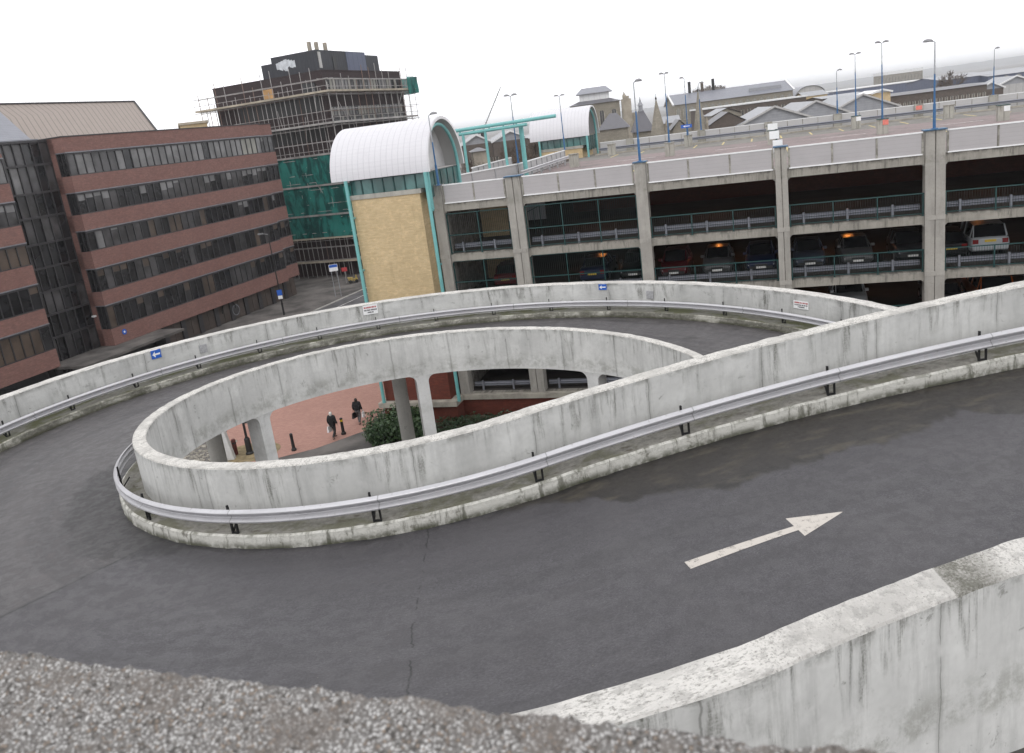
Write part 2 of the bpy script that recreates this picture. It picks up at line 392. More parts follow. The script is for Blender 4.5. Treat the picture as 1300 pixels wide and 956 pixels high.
def brick(name, c1, c2, mortar, scale=1.0, coords='uv', bw=0.225, bh=0.075):
    t = NT(name); v = t.uv() if coords == 'uv' else t.obj()
    x = t.n('ShaderNodeTexBrick'); t.l(v, x.inputs['Vector'])
    x.inputs['Color1'].default_value = (*c1, 1); x.inputs['Color2'].default_value = (*c2, 1); x.inputs['Mortar'].default_value = (*mortar, 1)
    x.inputs['Scale'].default_value = scale; x.inputs['Mortar Size'].default_value = 0.009
    x.inputs['Brick Width'].default_value = bw; x.inputs['Row Height'].default_value = bh
    a = t.noise(v, 0.35, 6.0, 0.65); b = t.noise(t.mapv(v, (3.0, 0.35, 1)), 1.0, 4.0, 0.6)
    cl = t.mix(t.ramp(a, 0.35, 0.7, 0.0, 0.45), x.outputs[0], tuple(k * 0.66 for k in c1))
    cl = t.mix(t.ramp(b, 0.55, 0.72, 0.0, 0.30), cl, tuple(k * 0.55 for k in c1))
    c = t.noise(t.mapv(v, (0.9, 9.0, 1)), 1.0, 6.0, 0.75)
    cl = t.mix(t.ramp(c, 0.46, 0.60, 0.0, 0.30), cl, tuple(k * 0.70 for k in c2))
    d = t.noise(v, 2.6, 6.0, 0.75)
    cl = t.mix(t.ramp(d, 0.50, 0.64, 0.0, 0.35), cl, tuple(min(.8, k * 1.22) for k in c1))
    return t.set(cl, 0.86, 0.0, 0.25)
M['brick_red'] = brick('office_brick', (0.262, 0.136, 0.116), (0.185, 0.098, 0.086), (0.18, 0.125, 0.11))
M['brick_dark'] = brick('tower_brick', (0.050, 0.034, 0.036), (0.038, 0.028, 0.030), (0.04, 0.032, 0.032))
M['brick_yellow'] = brick('stair_tower_brick', (0.62, 0.475, 0.275), (0.53, 0.39, 0.215), (0.50, 0.41, 0.28))
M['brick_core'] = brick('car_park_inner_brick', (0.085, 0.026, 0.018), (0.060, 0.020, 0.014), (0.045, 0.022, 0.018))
M['brick_plinth'] = brick('plinth_brick', (0.17, 0.044, 0.029), (0.125, 0.034, 0.024), (0.09, 0.045, 0.036))
M['brick_stone'] = brick('old_stone_wall', (0.31, 0.28, 0.23), (0.25, 0.225, 0.185), (0.20, 0.185, 0.155), 0.35)
M['brick_brown'] = brick('old_brown_brick', (0.135, 0.108, 0.092), (0.105, 0.085, 0.074), (0.10, 0.085, 0.075), 0.5)

def paver():
    t = NT('red_clay_pavers'); o = t.uv()
    x = t.n('ShaderNodeTexBrick'); t.l(o, x.inputs['Vector'])
    x.inputs['Color1'].default_value = (0.42, 0.240, 0.195, 1); x.inputs['Color2'].default_value = (0.345, 0.190, 0.155, 1); x.inputs['Mortar'].default_value = (0.25, 0.15, 0.125, 1)
    x.inputs['Scale'].default_value = 1.0; x.inputs['Brick Width'].default_value = 0.21; x.inputs['Row Height'].default_value = 0.105; x.inputs['Mortar Size'].default_value = 0.006
    a = t.noise(o, 0.5, 5.0, 0.6)
    return t.set(t.mix(t.ramp(a, 0.35, 0.7, 0.0, 0.35), x.outputs[0], (0.29, 0.165, 0.135)), 0.85, 0.0, 0.3)
M['pavers'] = paver()
M['ground'] = plain('town_ground', (0.135, 0.125, 0.115), 0.95, 0, 0.35, 0.05)
M['street'] = plain('street_asphalt', (0.085, 0.082, 0.085), 0.9, 0, 0.3, 0.8)
M['footway'] = plain('footway_paving', (0.105, 0.096, 0.090), 0.9, 0, 0.5, 0.4)
M['kerbstone'] = plain('kerbstone', (0.40, 0.385, 0.36), 0.9, 0, 0.15, 2)
M['sand'] = plain('sandy_setts', (0.20, 0.155, 0.085), 0.95, 0, 0.3, 3)
M['soil'] = plain('bare_soil', (0.075, 0.055, 0.035), 0.98, 0, 0.4, 3, 0.6)
M['teal'] = plain('teal_paint', (0.155, 0.405, 0.40), 0.45, 0, 0.08, 1.5)
M['teal_dark'] = plain('dark_green_rail_paint', (0.008, 0.048, 0.047), 0.5, 0, 0.15, 4)
M['blue'] = plain('lamp_blue_paint', (0.03, 0.115, 0.26), 0.45, 0, 0.15, 4)
M['blue_cap'] = plain('blue_flashing', (0.03, 0.095, 0.18), 0.5, 0, 0.15, 4)
M['black'] = plain('black_paint', (0.014, 0.014, 0.015), 0.5, 0, 0.2, 6)
M['lamp_head'] = plain('lamp_head_grey', (0.22, 0.22, 0.23), 0.5, 0.2, 0.1, 5)
M['lamp_pole_grey'] = plain('lamp_pole_grey', (0.34, 0.35, 0.37), 0.45, 0.4, 0.1, 5)
M['lens'] = plain('lamp_lens', (0.62, 0.62, 0.60), 0.25, 0, 0.05, 5)
M['white'] = plain('white_paint', (0.78, 0.78, 0.78), 0.5, 0, 0.05, 3)
M['sign_blue'] = plain('sign_blue', (0.012, 0.10, 0.47), 0.4, 0, 0.06, 6)
M['sign_grey'] = plain('sign_back_grey', (0.37, 0.37, 0.38), 0.6, 0.2, 0.2, 14)
M['sign_red'] = plain('sign_red', (0.42, 0.04, 0.045), 0.5, 0, 0.1, 8)
M['sign_pink'] = plain('faded_red_sign', (0.70, 0.20, 0.16), 0.5, 0, 0.1, 8)
M['text_dark'] = plain('sign_lettering', (0.06, 0.06, 0.065), 0.6, 0, 0.1, 9)
M['plate_yellow'] = plain('yellow_number_plate', (0.68, 0.47, 0.04), 0.4, 0, 0.1, 10)
M['plate_white'] = plain('white_number_plate', (0.7, 0.7, 0.68), 0.4, 0, 0.1, 10)

def marking():
    t = NT('worn_road_paint'); o = t.obj()
    a = t.noise(o, 9.0, 6.0, 0.72); b = t.noise(o, 60.0, 3.0, 0.7)
    k = t.math('ADD', t.math('MULTIPLY', a, 0.75), t.math('MULTIPLY', b, 0.35))
    cl = t.mix(t.ramp(k, 0.57, 0.70), (0.50, 0.465, 0.425), (0.20, 0.185, 0.17))
    t.bump(b, 0.3, 0.01)
    return t.set(cl, 0.8, 0.0, 0.3)
M['arrow'] = marking()

def ribbed(name, c, per=0.11, depth=0.35, axis=1, line=0.75, var=0.1, rough=0.55):
    """sheet with shallow ribs; uv in metres, axis of repetition 0=u 1=v"""
    t = NT(name); uv = t.uv(); x = t.sep(uv)
    ph = t.math('FRACT', t.math('DIVIDE', x[axis], per))
    w = t.math('ABSOLUTE', t.math('SUBTRACT', ph, 0.5))
    a = t.noise(uv, 1.2, 5.0, 0.6)
    cl = t.mix(t.ramp(w, 0.38, 0.5), c, tuple(k * line for k in c))
    cl = t.mix(t.ramp(a, 0.4, 0.75, 0.0, var * 2), cl, tuple(k * 0.7 for k in c))
    t.bump(t.ramp(w, 0.3, 0.5, 1.0, 0.0), depth, 0.02)
    return t.set(cl, rough, 0.0, 0.35)
M['panel'] = ribbed('parapet_panel_sheet', (0.405, 0.385, 0.390), 0.20, 0.10, 1, 0.93)
M['panel_far'] = ribbed('parapet_panel_far', (0.46, 0.45, 0.45), 0.20, 0.10, 1, 0.93)
def vault():
    t = NT('vault_sheet'); uv = t.uv(); x = t.sep(uv)
    def gr(k, per, w):
        ph = t.math('ABSOLUTE', t.math('SUBTRACT', t.math('FRACT', t.math('DIVIDE', x[k], per)), 0.5))
        return t.ramp(ph, 0.5 - w, 0.5)
    g = t.math('MAXIMUM', t.math('MULTIPLY', gr(0, 0.36, 0.10), 0.40), t.math('MULTIPLY', gr(1, 0.30, 0.08), 0.16))
    a = t.noise(uv, 1.0, 4.0, 0.6)
    cl = t.mix(g, (0.60, 0.59, 0.615), (0.33, 0.33, 0.36))
    cl = t.mix(t.ramp(a, 0.45, 0.75, 0.0, 0.25), cl, (0.50, 0.49, 0.51))
    t.bump(t.math('SUBTRACT', 1.0, g), 0.3, 0.02)
    return t.set(cl, 0.45, 0.0, 0.4)
M['vault'] = vault()
M['seam'] = ribbed('standing_seam_roof', (0.285, 0.240, 0.212), 0.62, 0.5, 0, 0.50)
M['slate'] = ribbed('slate_roof', (0.20, 0.205, 0.235), 0.30, 0.2, 1, 0.75, 0.25, 0.4)
M['slate_dark'] = ribbed('dark_slate_roof', (0.115, 0.112, 0.125), 0.30, 0.2, 1, 0.7, 0.25, 0.45)
M['slate_pale'] = ribbed('pale_slate_roof', (0.30, 0.305, 0.325), 0.40, 0.2, 1, 0.8, 0.25, 0.45)
M['sheet_pale'] = ribbed('pale_sheet_cladding', (0.44, 0.43, 0.42), 1.4, 0.4, 0, 0.82, 0.15)
M['sheet_white'] = ribbed('white_sheet_roof', (0.72, 0.72, 0.72), 1.0, 0.3, 0, 0.88, 0.1)
M['sheet_blue'] = ribbed('blue_grey_sheet', (0.10, 0.115, 0.17), 1.2, 0.3, 0, 0.8, 0.1)
M['corrugated'] = ribbed('corrugated_grey', (0.30, 0.31, 0.33), 0.16, 0.8, 0, 0.5)
M['plant_clad'] = ribbed('roof_plant_cladding', (0.030, 0.032, 0.040), 0.5, 0.5, 0, 0.6, 0.3)
M['cp'] = concrete('car_park_concrete', (0.365, 0.345, 0.315), 0.9, 0, 0.9, (0.10, 0.095, 0.085), 50.0)
M['cp_beam'] = concrete('edge_beam_concrete', (0.315, 0.295, 0.260), 1.0, 0, 1.2, (0.085, 0.08, 0.07), 70.0)
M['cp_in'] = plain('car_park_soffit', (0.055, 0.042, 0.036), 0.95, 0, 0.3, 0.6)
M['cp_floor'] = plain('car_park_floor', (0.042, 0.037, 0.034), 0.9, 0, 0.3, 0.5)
M['pier'] = concrete('deck_pier_concrete', (0.40, 0.385, 0.345), 0.9, 0, 1, (0.12, 0.11, 0.09), 90.0)
def deckmat():
    t = NT('roof_deck_surface'); o = t.uv(); x = t.sep(o)
    a = t.noise(o, 0.35, 6.0, 0.65, 0.4); b = t.noise(o, 3.0, 5.0, 0.6); c = t.noise(t.mapv(o, (0.08, 0.9, 1)), 1.0, 4.0)
    grey = t.mix(t.ramp(b, 0.3, 0.7), (0.165, 0.158, 0.145), (0.225, 0.213, 0.195))
    pink = t.mix(t.ramp(b, 0.3, 0.7), (0.205, 0.162, 0.160), (0.265, 0.212, 0.207))
    y = x[1]
    lane = t.math('MULTIPLY', t.ramp(y, 19.3, 19.7), t.ramp(y, 30.8, 31.2, 1.0, 0.0))
    lane = t.math('MAXIMUM', lane, t.math('MULTIPLY', t.ramp(y, 3.3, 3.7), t.ramp(y, 9.2, 9.6, 1.0, 0.0)))
    cl = t.mix(t.math('MULTIPLY', lane, t.ramp(c, 0.25, 0.5, 0.55, 1.0)), grey, pink)
    cl = t.mix(t.ramp(a, 0.45, 0.7, 0.0, 0.65), cl, (0.115, 0.112, 0.105))
    return t.set(cl, 0.85, 0.0, 0.25)
M['deck'] = deckmat()
M['line_yellow'] = plain('worn_yellow_line', (0.52, 0.42, 0.18), 0.8, 0, 0.3, 3)
M['line_white'] = plain('worn_white_line', (0.58, 0.56, 0.54), 0.8, 0, 0.3, 3)

def glass(name, c, rough=0.12, var=0.4):
    t = NT(name); o = t.obj()
    a = t.noise(o, 0.5, 3.0)
    cl = t.mix(t.ramp(a, 0.35, 0.65), tuple(k * (1 - var) for k in c), tuple(k * (1 + var) for k in c))
    return t.set(cl, rough, 0.0, 0.5)
M['pane_dark'] = glass('window_glass_dark', (0.018, 0.018, 0.020))
M['pane_mid'] = glass('window_glass_grey', (0.062, 0.060, 0.062))
M['pane_blind_reflect'] = glass('window_blind_reflection', (0.165, 0.163, 0.165), 0.35, 0.25)
M['pane_light'] = glass('window_pale_blind', (0.24, 0.235, 0.21), 0.4, 0.15)
M['pane_brown'] = glass('window_brown_curtain', (0.075, 0.055, 0.042), 0.35, 0.3)
M['glass_green'] = glass('green_tinted_glass', (0.06, 0.14, 0.135), 0.1, 0.35)
M['frame_dark'] = plain('dark_window_frame', (0.040, 0.038, 0.041), 0.5, 0.2, 0.15, 3)
M['sill_grey'] = plain('window_head_flashing', (0.20, 0.205, 0.225), 0.45, 0.4, 0.15, 2)
M['brown_panel'] = plain('brown_infill_panel', (0.060, 0.045, 0.038), 0.6, 0, 0.25, 0.8)
M['scaf'] = plain('scaffold_tube', (0.33, 0.315, 0.305), 0.5, 0.4, 0.3, 0.6)
M['scaf_rust'] = plain('scaffold_tube_rusty', (0.20, 0.135, 0.11), 0.7, 0.2, 0.3, 0.6)
M['boards'] = plain('scaffold_boards', (0.36, 0.315, 0.25), 0.85, 0, 0.25, 0.8)
M['ply'] = plain('plywood_sheet', (0.50, 0.29, 0.12), 0.8, 0, 0.2, 0.8)
def netmat():
    t = NT('green_debris_netting'); o = t.obj()
    a = t.noise(t.mapv(o, (1.0, 1.0, 0.35)), 0.9, 6.0, 0.65, 0.6); b = t.noise(t.mapv(o, (1.2, 1.2, 0.25)), 1.0, 5.0, 0.6)
    cl = t.mix(t.ramp(a, 0.42, 0.6), (0.003, 0.058, 0.052), (0.020, 0.175, 0.150))  # light and shade of the vertical folds put into the green
    t.set(cl, 0.8, 0, 0.2)
    tr = t.n('ShaderNodeBsdfTransparent'); mx = t.n('ShaderNodeMixShader')
    t.setin(mx.inputs[0], t.ramp(b, 0.3, 0.7, 0.86, 0.97))
    t.l(tr.outputs[0], mx.inputs[1]); t.l(t.bsdf.outputs[0], mx.inputs[2]); t.l(mx.outputs[0], t.out.inputs[0])
    return t.mat
M['net'] = netmat()
M['poly'] = plain('torn_polythene', (0.48, 0.50, 0.53), 0.4, 0, 0.2, 2)
def leaf(name, a, b):
    t = NT(name)
    g = t.n('ShaderNodeNewGeometry'); r = g.outputs['Random Per Island']
    return t.set(t.mix(r, a, b), 0.5, 0.0, 0.4)
M['leaf'] = leaf('evergreen_leaf', (0.016, 0.040, 0.014), (0.060, 0.105, 0.040))
M['ivy'] = leaf('ivy_leaf', (0.014, 0.032, 0.014), (0.050, 0.080, 0.040))
M['twig'] = plain('winter_twig', (0.105, 0.080, 0.062), 0.95, 0, 0.3, 0.5)
M['bark'] = plain('bark', (0.075, 0.06, 0.048), 0.95, 0, 0.3, 3)
M['hill'] = plain('wooded_hill', (0.075, 0.075, 0.072), 1.0, 0, 0.4, 0.006)
M['stone'] = plain('buff_stone', (0.31, 0.275, 0.225), 0.9, 0, 0.25, 0.7, 0.3)
M['stone_cop'] = plain('stone_coping', (0.34, 0.315, 0.27), 0.9, 0, 0.25, 1.5, 0.3)
M['orange_glow'] = None
t_ = NT('lit_sodium_lamp'); t_.set((1.0, 0.45, 0.12), 0.5)
t_.bsdf.inputs['Emission Color'].default_value = (1.0, 0.33, 0.06, 1); t_.bsdf.inputs['Emission Strength'].default_value = 14.0
M['orange_glow'] = t_.mat
M['bollard_red'] = plain('dark_red_iron', (0.10, 0.022, 0.018), 0.6, 0, 0.2, 6)
M['bar_dark'] = plain('dark_green_bars', (0.006, 0.018, 0.018), 0.6, 0, 0.15, 4)
M['plate_dull'] = plain('dusty_yellow_paint', (0.36, 0.27, 0.08), 0.7, 0, 0.25, 2)
from mathutils import noise as mn
# ------------------------------------------------------------------ camera, sky, sun
def make_camera():
    f, p, r = 1026.048, R(14.7933), R(7.4304)
    cp, sp, c, s = math.cos(p), math.sin(p), math.cos(r), math.sin(r)
    right = Vector((1, 0, 0)); down = Vector((0, -sp, -cp)); fwd = Vector((0, cp, -sp))
    ax = right * c + down * s
    ay = -(right * -s + down * c)
    az = -fwd
    cam = bpy.data.cameras.new('camera'); o = bpy.data.objects.new('camera', cam); col.objects.link(o)
    o.matrix_world = Matrix(((ax.x, ay.x, az.x, 0), (ax.y, ay.y, az.y, 0), (ax.z, ay.z, az.z, 0), (0, 0, 0, 1)))
    cam.sensor_width = 36.0; cam.lens = f / 1300 * 36.0
    cam.shift_y = -45.0 / 1300
    cam.clip_start = 0.05; cam.clip_end = 9000
    cam.dof.use_dof = True; cam.dof.focus_distance = 22.0; cam.dof.aperture_fstop = 5.6
    sc.camera = o
make_camera()
w = bpy.data.worlds.new('World'); sc.world = w; w.use_nodes = True
nt = w.node_tree; nt.nodes.clear()
sky = nt.nodes.new('ShaderNodeTexSky'); sky.sky_type = 'NISHITA'; sky.sun_disc = False
sky.sun_elevation = R(48); sky.sun_rotation = R(200); sky.dust_density = 4.0; sky.air_density = 1.0
bw = nt.nodes.new('ShaderNodeRGBToBW'); mx = nt.nodes.new('ShaderNodeMix'); mx.data_type = 'RGBA'
mx.inputs[0].default_value = 0.90
mx.inputs[7].default_value = (15.7, 15.75, 16.1, 1)      # flat cloud cover in front of the clear sky
bg = nt.nodes.new('ShaderNodeBackground'); bg.inputs[1].default_value = 0.10
ow = nt.nodes.new('ShaderNodeOutputWorld')
nt.links.new(sky.outputs[0], bw.inputs[0]); nt.links.new(bw.outputs[0], mx.inputs[6])
nt.links.new(mx.outputs[2], bg.inputs[0]); nt.links.new(bg.outputs[0], ow.inputs[0])
sun = bpy.data.lights.new('sun', 'SUN'); sun.energy = 0.55; sun.angle = R(25); sun.color = (1.0, 0.97, 0.93)
so_ = bpy.data.objects.new('sun', sun); col.objects.link(so_)
so_.rotation_euler = (R(42), 0, R(-20))
sc.view_settings.view_transform = 'Standard'; sc.view_settings.look = 'None'
sc.view_settings.exposure = 0.0; sc.view_settings.gamma = 1.0
sc.render.engine = 'CYCLES'
sc.cycles.max_bounces = 6; sc.cycles.transparent_max_bounces = 12
sc.cycles.use_denoising = True

# ------------------------------------------------------------------ the spiral ramp
CX, CY, RI, TW, RO, Z0, K1, K2 = -1.9799, 22.5605, 8.4451, 0.33, 16.0628, -5.4455, -0.8157, 0.0588
TT, CUR, S2, TWO, H = 284.0554, -0.0329, 0.1013, 0.49, 1.45
W = RO - RI
TAIL = 27.0
def ramp_at(S):
    """point on the road face of the inner parapet, S metres along: x, y, outward normal, top height"""
    St = RI * R(TT + 10)
    th = R(min(S, St) / RI * 180 / PI - 10)
    d = th - 1.5 * PI
    z = Z0 - K1 * d + K2 * d * d
    x = CX + RI * math.cos(th); y = CY + RI * math.sin(th)
    if S <= St:
        return x, y, math.cos(th), math.sin(th), z
    L = S - St
    h0 = th + PI / 2; h = h0 + CUR * L
    x += (math.sin(h) - math.sin(h0)) / CUR; y -= (math.cos(h) - math.cos(h0)) / CUR
    return x, y, math.sin(h), -math.cos(h), z + S2 * L
def S_of(deg): return RI * R(deg + 10)
S_END = S_of(TT) + TAIL
S_BEG = S_of(-28)
def rp(S, off, dz):
    x, y, nx, ny, z = ramp_at(S)
    return Vector((x + off * nx, y + off * ny, z + dz))
def srange(a, b, step):
    n = max(1, int(round((b - a) / step)))
    return [a + (b - a) * i / n for i in range(n + 1)]
_ph = [(rnd.uniform(0.7, 9), rnd.uniform(0, 6.3), rnd.uniform(0.3, 1)) for _ in range(14)]
def wob(S, k=0.0):
    return sum(a * math.sin(f * S + p + k * (i + 1)) for i, (f, p, a) in enumerate(_ph)) / 5.0
SS = srange(S_BEG, S_END, 0.11)

# road (a sheet, uv = metres along / metres from the inner wall)
b = MB(); offs = [0.5, 1.2, 2.2, 3.2, 4.2, 5.2, 6.2, W - 0.7]
b.sweep([[rp(S, o, -H) for o in offs] for S in SS[::2]], SS[::2], offs, 0, True, None, False)
road = b.build('ramp_road', M['road']); tag(road, 'dark grey asphalt of the spiral ramp, damp and stained along its kerbs', 'ramp road', None, 'structure')
b = MB(); pr_ = [(0.003, -H - 0.012), (W - 0.003, -H - 0.012), (W - 0.003, -1.618), (0.003, -1.618), (0.003, -H - 0.012)]
b.sweep([[rp(S, o, z) for o, z in pr_] for S in SS[::3]], SS[::3], [0, 7.6, 7.8, 15.4, 15.5], 0)
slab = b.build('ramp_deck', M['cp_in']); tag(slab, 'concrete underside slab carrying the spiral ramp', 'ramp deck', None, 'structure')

# inner parapet: road face, coping, inner face down to the soffit
def parapet(name, o_road, o_back, drop_road, drop_back, mats, label, sgn, seed):
    b = MB(); rows = []
    for S in SS:
        j = 0.012 * wob(S * 1.7, seed) + 0.008 * mn.noise(Vector((S * 6, seed, 0))); j2 = 0.012 * wob(S * 1.9, seed + 2.0) + 0.008 * mn.noise(Vector((S * 6, seed, 5)))
        e = 0.018
        prof = [(o_road, -drop_road), (o_road, -0.035 + j * .6), (o_road + sgn * e, -0.006 + j), (o_back - sgn * e, -0.006 + j2), (o_back, -0.035 + j2 * .6), (o_back, -drop_back), (o_road, -drop_road)]
        rows.append([rp(S, o, z) for o, z in prof])
    t = abs(o_road - o_back)
    v = [drop_road, 0.035, 0, 0, 0.035, drop_back, drop_back + t]
    n = len(v)
    mt = [0, 1, 1, 1, 0, 0]
    for i in range(len(rows) - 1):
        for k in range(n - 1):
            vv = (v[k], v[k + 1])
            if mt[k] == 1: vv = {1: (0, .03), 2: (.03, t - .03), 3: (t - .03, t)}[k]
            P = [rows[i][k], rows[i + 1][k], rows[i + 1][k + 1], rows[i][k + 1]]
            if sgn > 0: P = P[::-1]; q = [(SS[i], vv[1]), (SS[i + 1], vv[1]), (SS[i + 1], vv[0]), (SS[i], vv[0])]
            else: q = [(SS[i], vv[0]), (SS[i + 1], vv[0]), (SS[i + 1], vv[1]), (SS[i], vv[1])]
            b.face(P, q, mt[k], False)
    b.face(rows[0], None, 0); b.face(rows[-1], None, 0)
    o = b.build(name, mats, None, True)
    return tag(o, label, 'parapet wall')
parapet('parapet_wall', 0.0, -TW, 1.63, 1.626, [M['wall'], M['cap']], 'stained pale concrete parapet curving round the open middle of the ramp', -1, 0.3)
parapet('parapet_wall', W, W + TWO, 1.63, 2.15, [M['wall_dirty'], M['cap_near']], 'outer concrete parapet of the ramp carrying the blue arrow signs', 1, 5.1)

# kerbs: raised concrete strips along both walls
def kerb(o0, o1, sgn, mtop, mface, label, seed):
    b = MB(); rows = []
    for S in SS:
        j = 0.022 * wob(S * 2.3, seed); h = 0.27 + 0.012 * wob(S * 1.1, seed + 1)
        rows.append([rp(S, o0, -H + 0.285), rp(S, o1 - sgn * 0.05 + j * .4, -H + h), rp(S, o1 + j * 0.6, -H + h - 0.03), rp(S, o1 + sgn * 0.02 + j, -H - 0.01)])
    for i in range(len(rows) - 1):
        for k, (mm, va, vb) in enumerate(((0, 0.0, abs(o1 - o0)), (1, 0.0, 0.03), (1, 0.03, 0.28))):
            P = [rows[i][k], rows[i + 1][k], rows[i + 1][k + 1], rows[i][k + 1]]
            q = [(SS[i], va), (SS[i + 1], va), (SS[i + 1], vb), (SS[i], vb)]
            if sgn > 0: P = P[::-1]; q = q[::-1]
            b.face(P[::-1], q[::-1], mm, False)
    o = b.build('kerb', [mtop, mface], None, True)
    return tag(o, label, 'kerb', None, 'structure')
kerb(0.002, 0.56, 1, M['kerb_top'], M['kerb_face'], 'mossy inner kerb with flaking white paint below the near crash barrier', 0.0)
kerb(W - 0.002, W - 0.80, -1, M['kerb_top_far'], M['kerb_face_far'], 'dark mossy outer kerb below the far crash barrier', 3.3)

# crash barriers
WB = [(0.0, 0.155), (0.012, 0.153), (0.070, 0.122), (0.083, 0.106), (0.085, 0.088), (0.078, 0.068), (0.010, 0.022), (0.0, 0.008), (0.0, -0.008), (0.010, -0.022), (0.078, -0.068), (0.085, -0.088), (0.083, -0.106), (0.070, -0.122), (0.012, -0.153), (0.0, -0.155)]
def wbeam(b, P, us, m=0):
    """P(S, depth, height) -> point"""
    rows = []
    for S in us:
        rows.append([P(S, d, h * .93) for d, h in WB] + [P(S, d - 0.006, h * 0.915) for d, h in WB[::-1]] + [P(S, WB[0][0], WB[0][1] * .93)])
    vs = [h + 0.16 for d, h in WB]; vs = vs + vs[::-1] + [vs[0]]
    b.sweep(rows, us, vs, m, True)
def barrier(S0, S1, off, sgn, hc, posts, label):
    root = empty('crash_barrier', tuple(rp(posts[0], off, -H + 0.27)), 0, label, 'crash barrier')
    loc = Vector(root.location)
    b = MB(); us = srange(S0, S1, 0.2)
    wbeam(b, lambda S, d, h: rp(S, off + sgn * d, -H + hc + h) - loc, us)
    b.build('rail', M['rail'], root)
    pb = MB()
    # local frame: x outward, y along, z up
    pb.box(-0.05, -0.008, -0.085, -0.050, 0.0, 0.60)
    pb.box(-0.05, -0.008, 0.050, 0.080, 0.0, 0.30)
    pb.box(-0.045, -0.013, -0.049, 0.049, 0.006, 0.038)
    pb.box(-0.045, -0.013, -0.049, 0.049, 0.262, 0.298)
    pb.bar((-0.03, -0.065, 0.02), (-0.24, -0.065, 0.26), 0.028, 0.028)
    first = None
    for S in posts:
        x, y, nx, ny, z = ramp_at(S)
        if first is None: first = o = pb.build('post', M['bracket'], root)
        else: o = first.copy(); col.objects.link(o); o.parent = root
        q = rp(S, off, -H + 0.27) - loc
        o.location = q; o.rotation_euler = (0, 0, math.atan2(ny * sgn, nx * sgn))
    return root
ip = [S_of(204.6 + 19.85 * k) for k in range(-7, 5)] + [S_of(TT) + 3.01 * k for k in range(1, 8)]
barrier(S_of(60), S_END - 1, 0.50, 1, 0.655, ip, 'galvanised crash barrier round the inner side of the ramp, nearest the camera')
op = [S_of(34 + 10.25 * k) for k in range(-6, 25)]
barrier(S_of(-26), S_END - 1, W - 0.50, -1, 0.59, op, 'galvanised crash barrier along the outer wall of the ramp')

# white arrow painted on the road
b = MB()
def ar(pts):
    b.face([rp(S, o, -H + 0.004) for S, o in pts], None, 0)
for i in range(6):
    s0 = 44.62 + i * (46.7 - 44.62) / 6; s1 = 44.62 + (i + 1) * (46.7 - 44.62) / 6
    h0, h1 = .105 - .04 * i / 6, .105 - .04 * (i + 1) / 6; ar([(s0, 4.105 + h0), (s1, 4.105 + h1), (s1, 4.105 - h1), (s0, 4.105 - h0)])
ar([(46.66, 4.36), (47.58, 4.06), (46.66, 3.78)])
tag(b.build('road_arrow', M['arrow']), 'worn white arrow painted on the ramp, pointing uphill', 'road marking')

# columns below the inner parapet, with rounded haunches; and round pillars below the outer edge
def ramp_column(deg, label):
    S = S_of(deg); x, y, nx, ny, z = ramp_at(S)
    o_front = -TW
    root_p = Vector((x + o_front * nx, y + o_front * ny, GZ))
    top = z - 1.628 - GZ
    b = MB(); hw = 0.235; dp = 0.62; rr = 0.30
    zt = {}
    prof = []
    ext = hw + rr
    # profile in (t along the wall, z): haunches follow the sloping soffit
    slope = (ramp_at(S + 0.5)[4] - ramp_at(S - 0.5)[4]) / (RI - TW) * RI
    def zs(t): return top + slope * (t)
    L = [(-hw, 0.0), (-hw, zs(-hw) - rr)]
    for k in range(1, 7):
        a = PI / 2 * k / 6
        L.append((-hw - rr * (1 - math.cos(a)), zs(-hw - rr * (1 - math.cos(a))) - rr * (1 - math.sin(a))))
    Rr = [(-t, zs(-t) - (zs(t) - h)) for t, h in L[::-1]]
    Rr[-1] = (hw, 0.0)
    poly = L + Rr
    rad = RI - TW
    def pt(t, h, dep):
        # bend with the wall so that the face stays in the plane of the parapet
        a = t / rad
        q = Vector((math.cos(a) * (rad + dep) - rad, math.sin(a) * (rad + dep), h))
        return q
    n = len(poly)
    F = [pt(t, h, 0.0) for t, h in poly]; Bk = [pt(t, h, dp) for t, h in poly]
    # front and back as fans of quads from the shaft
    for s_, arr in ((1, F), (-1, Bk)):
        for i in range(n // 2 - 1):
            q = [arr[i], arr[n - 1 - i], arr[n - 2 - i], arr[i + 1]]
            uv = [(poly[j][0] + deg, top - poly[j][1]) for j in (i, n - 1 - i, n - 2 - i, i + 1)]
            b.face(q if s_ < 0 else q[::-1], uv if s_ < 0 else uv[::-1], 0)
    for i in range(n - 1):
        b.face([F[i], F[i + 1], Bk[i + 1], Bk[i]], [(0 + deg, top - poly[i][1]), (deg, top - poly[i + 1][1]), (deg + dp, top - poly[i + 1][1]), (deg + dp, top - poly[i][1])], 0)
    o = b.build('ramp_column', M['column'], None, True)
    o.location = root_p; o.rotation_euler = (0, 0, math.atan2(ny, nx))
    return tag(o, label, 'column', 'square columns under the inner edge of the ramp')
ramp_column(148.5, 'square pale column under the ramp, beside the black lamp post')
ramp_column(102.2, 'square pale column under the ramp, in front of the evergreen bush')
ramp_column(53.6, 'square pale column under the ramp, rightmost one seen in the opening')
for dg in (12, 240, 200): ramp_column(dg, 'square column under the ramp, hidden behind the near parapet')
def round_pillar(x, y, top, label):
    o = MB(); o.lathe([(0.0, 0.0), (0.34, 0.0), (0.34, top - GZ), (0.0, top - GZ)], (0, 0, 0), 28)
    # uv for the streaks
    o.uv = []
    for f in o.f:
        o.uv.append([(math.atan2(o.v[i][1], o.v[i][0]) * 0.34, top - GZ - o.v[i][2]) for i in f])
    o = o.build('round_pillar', M['pillar']); o.location = (x, y, GZ)
    return tag(o, label, 'pillar', 'round pillars under the outer edge of the ramp')
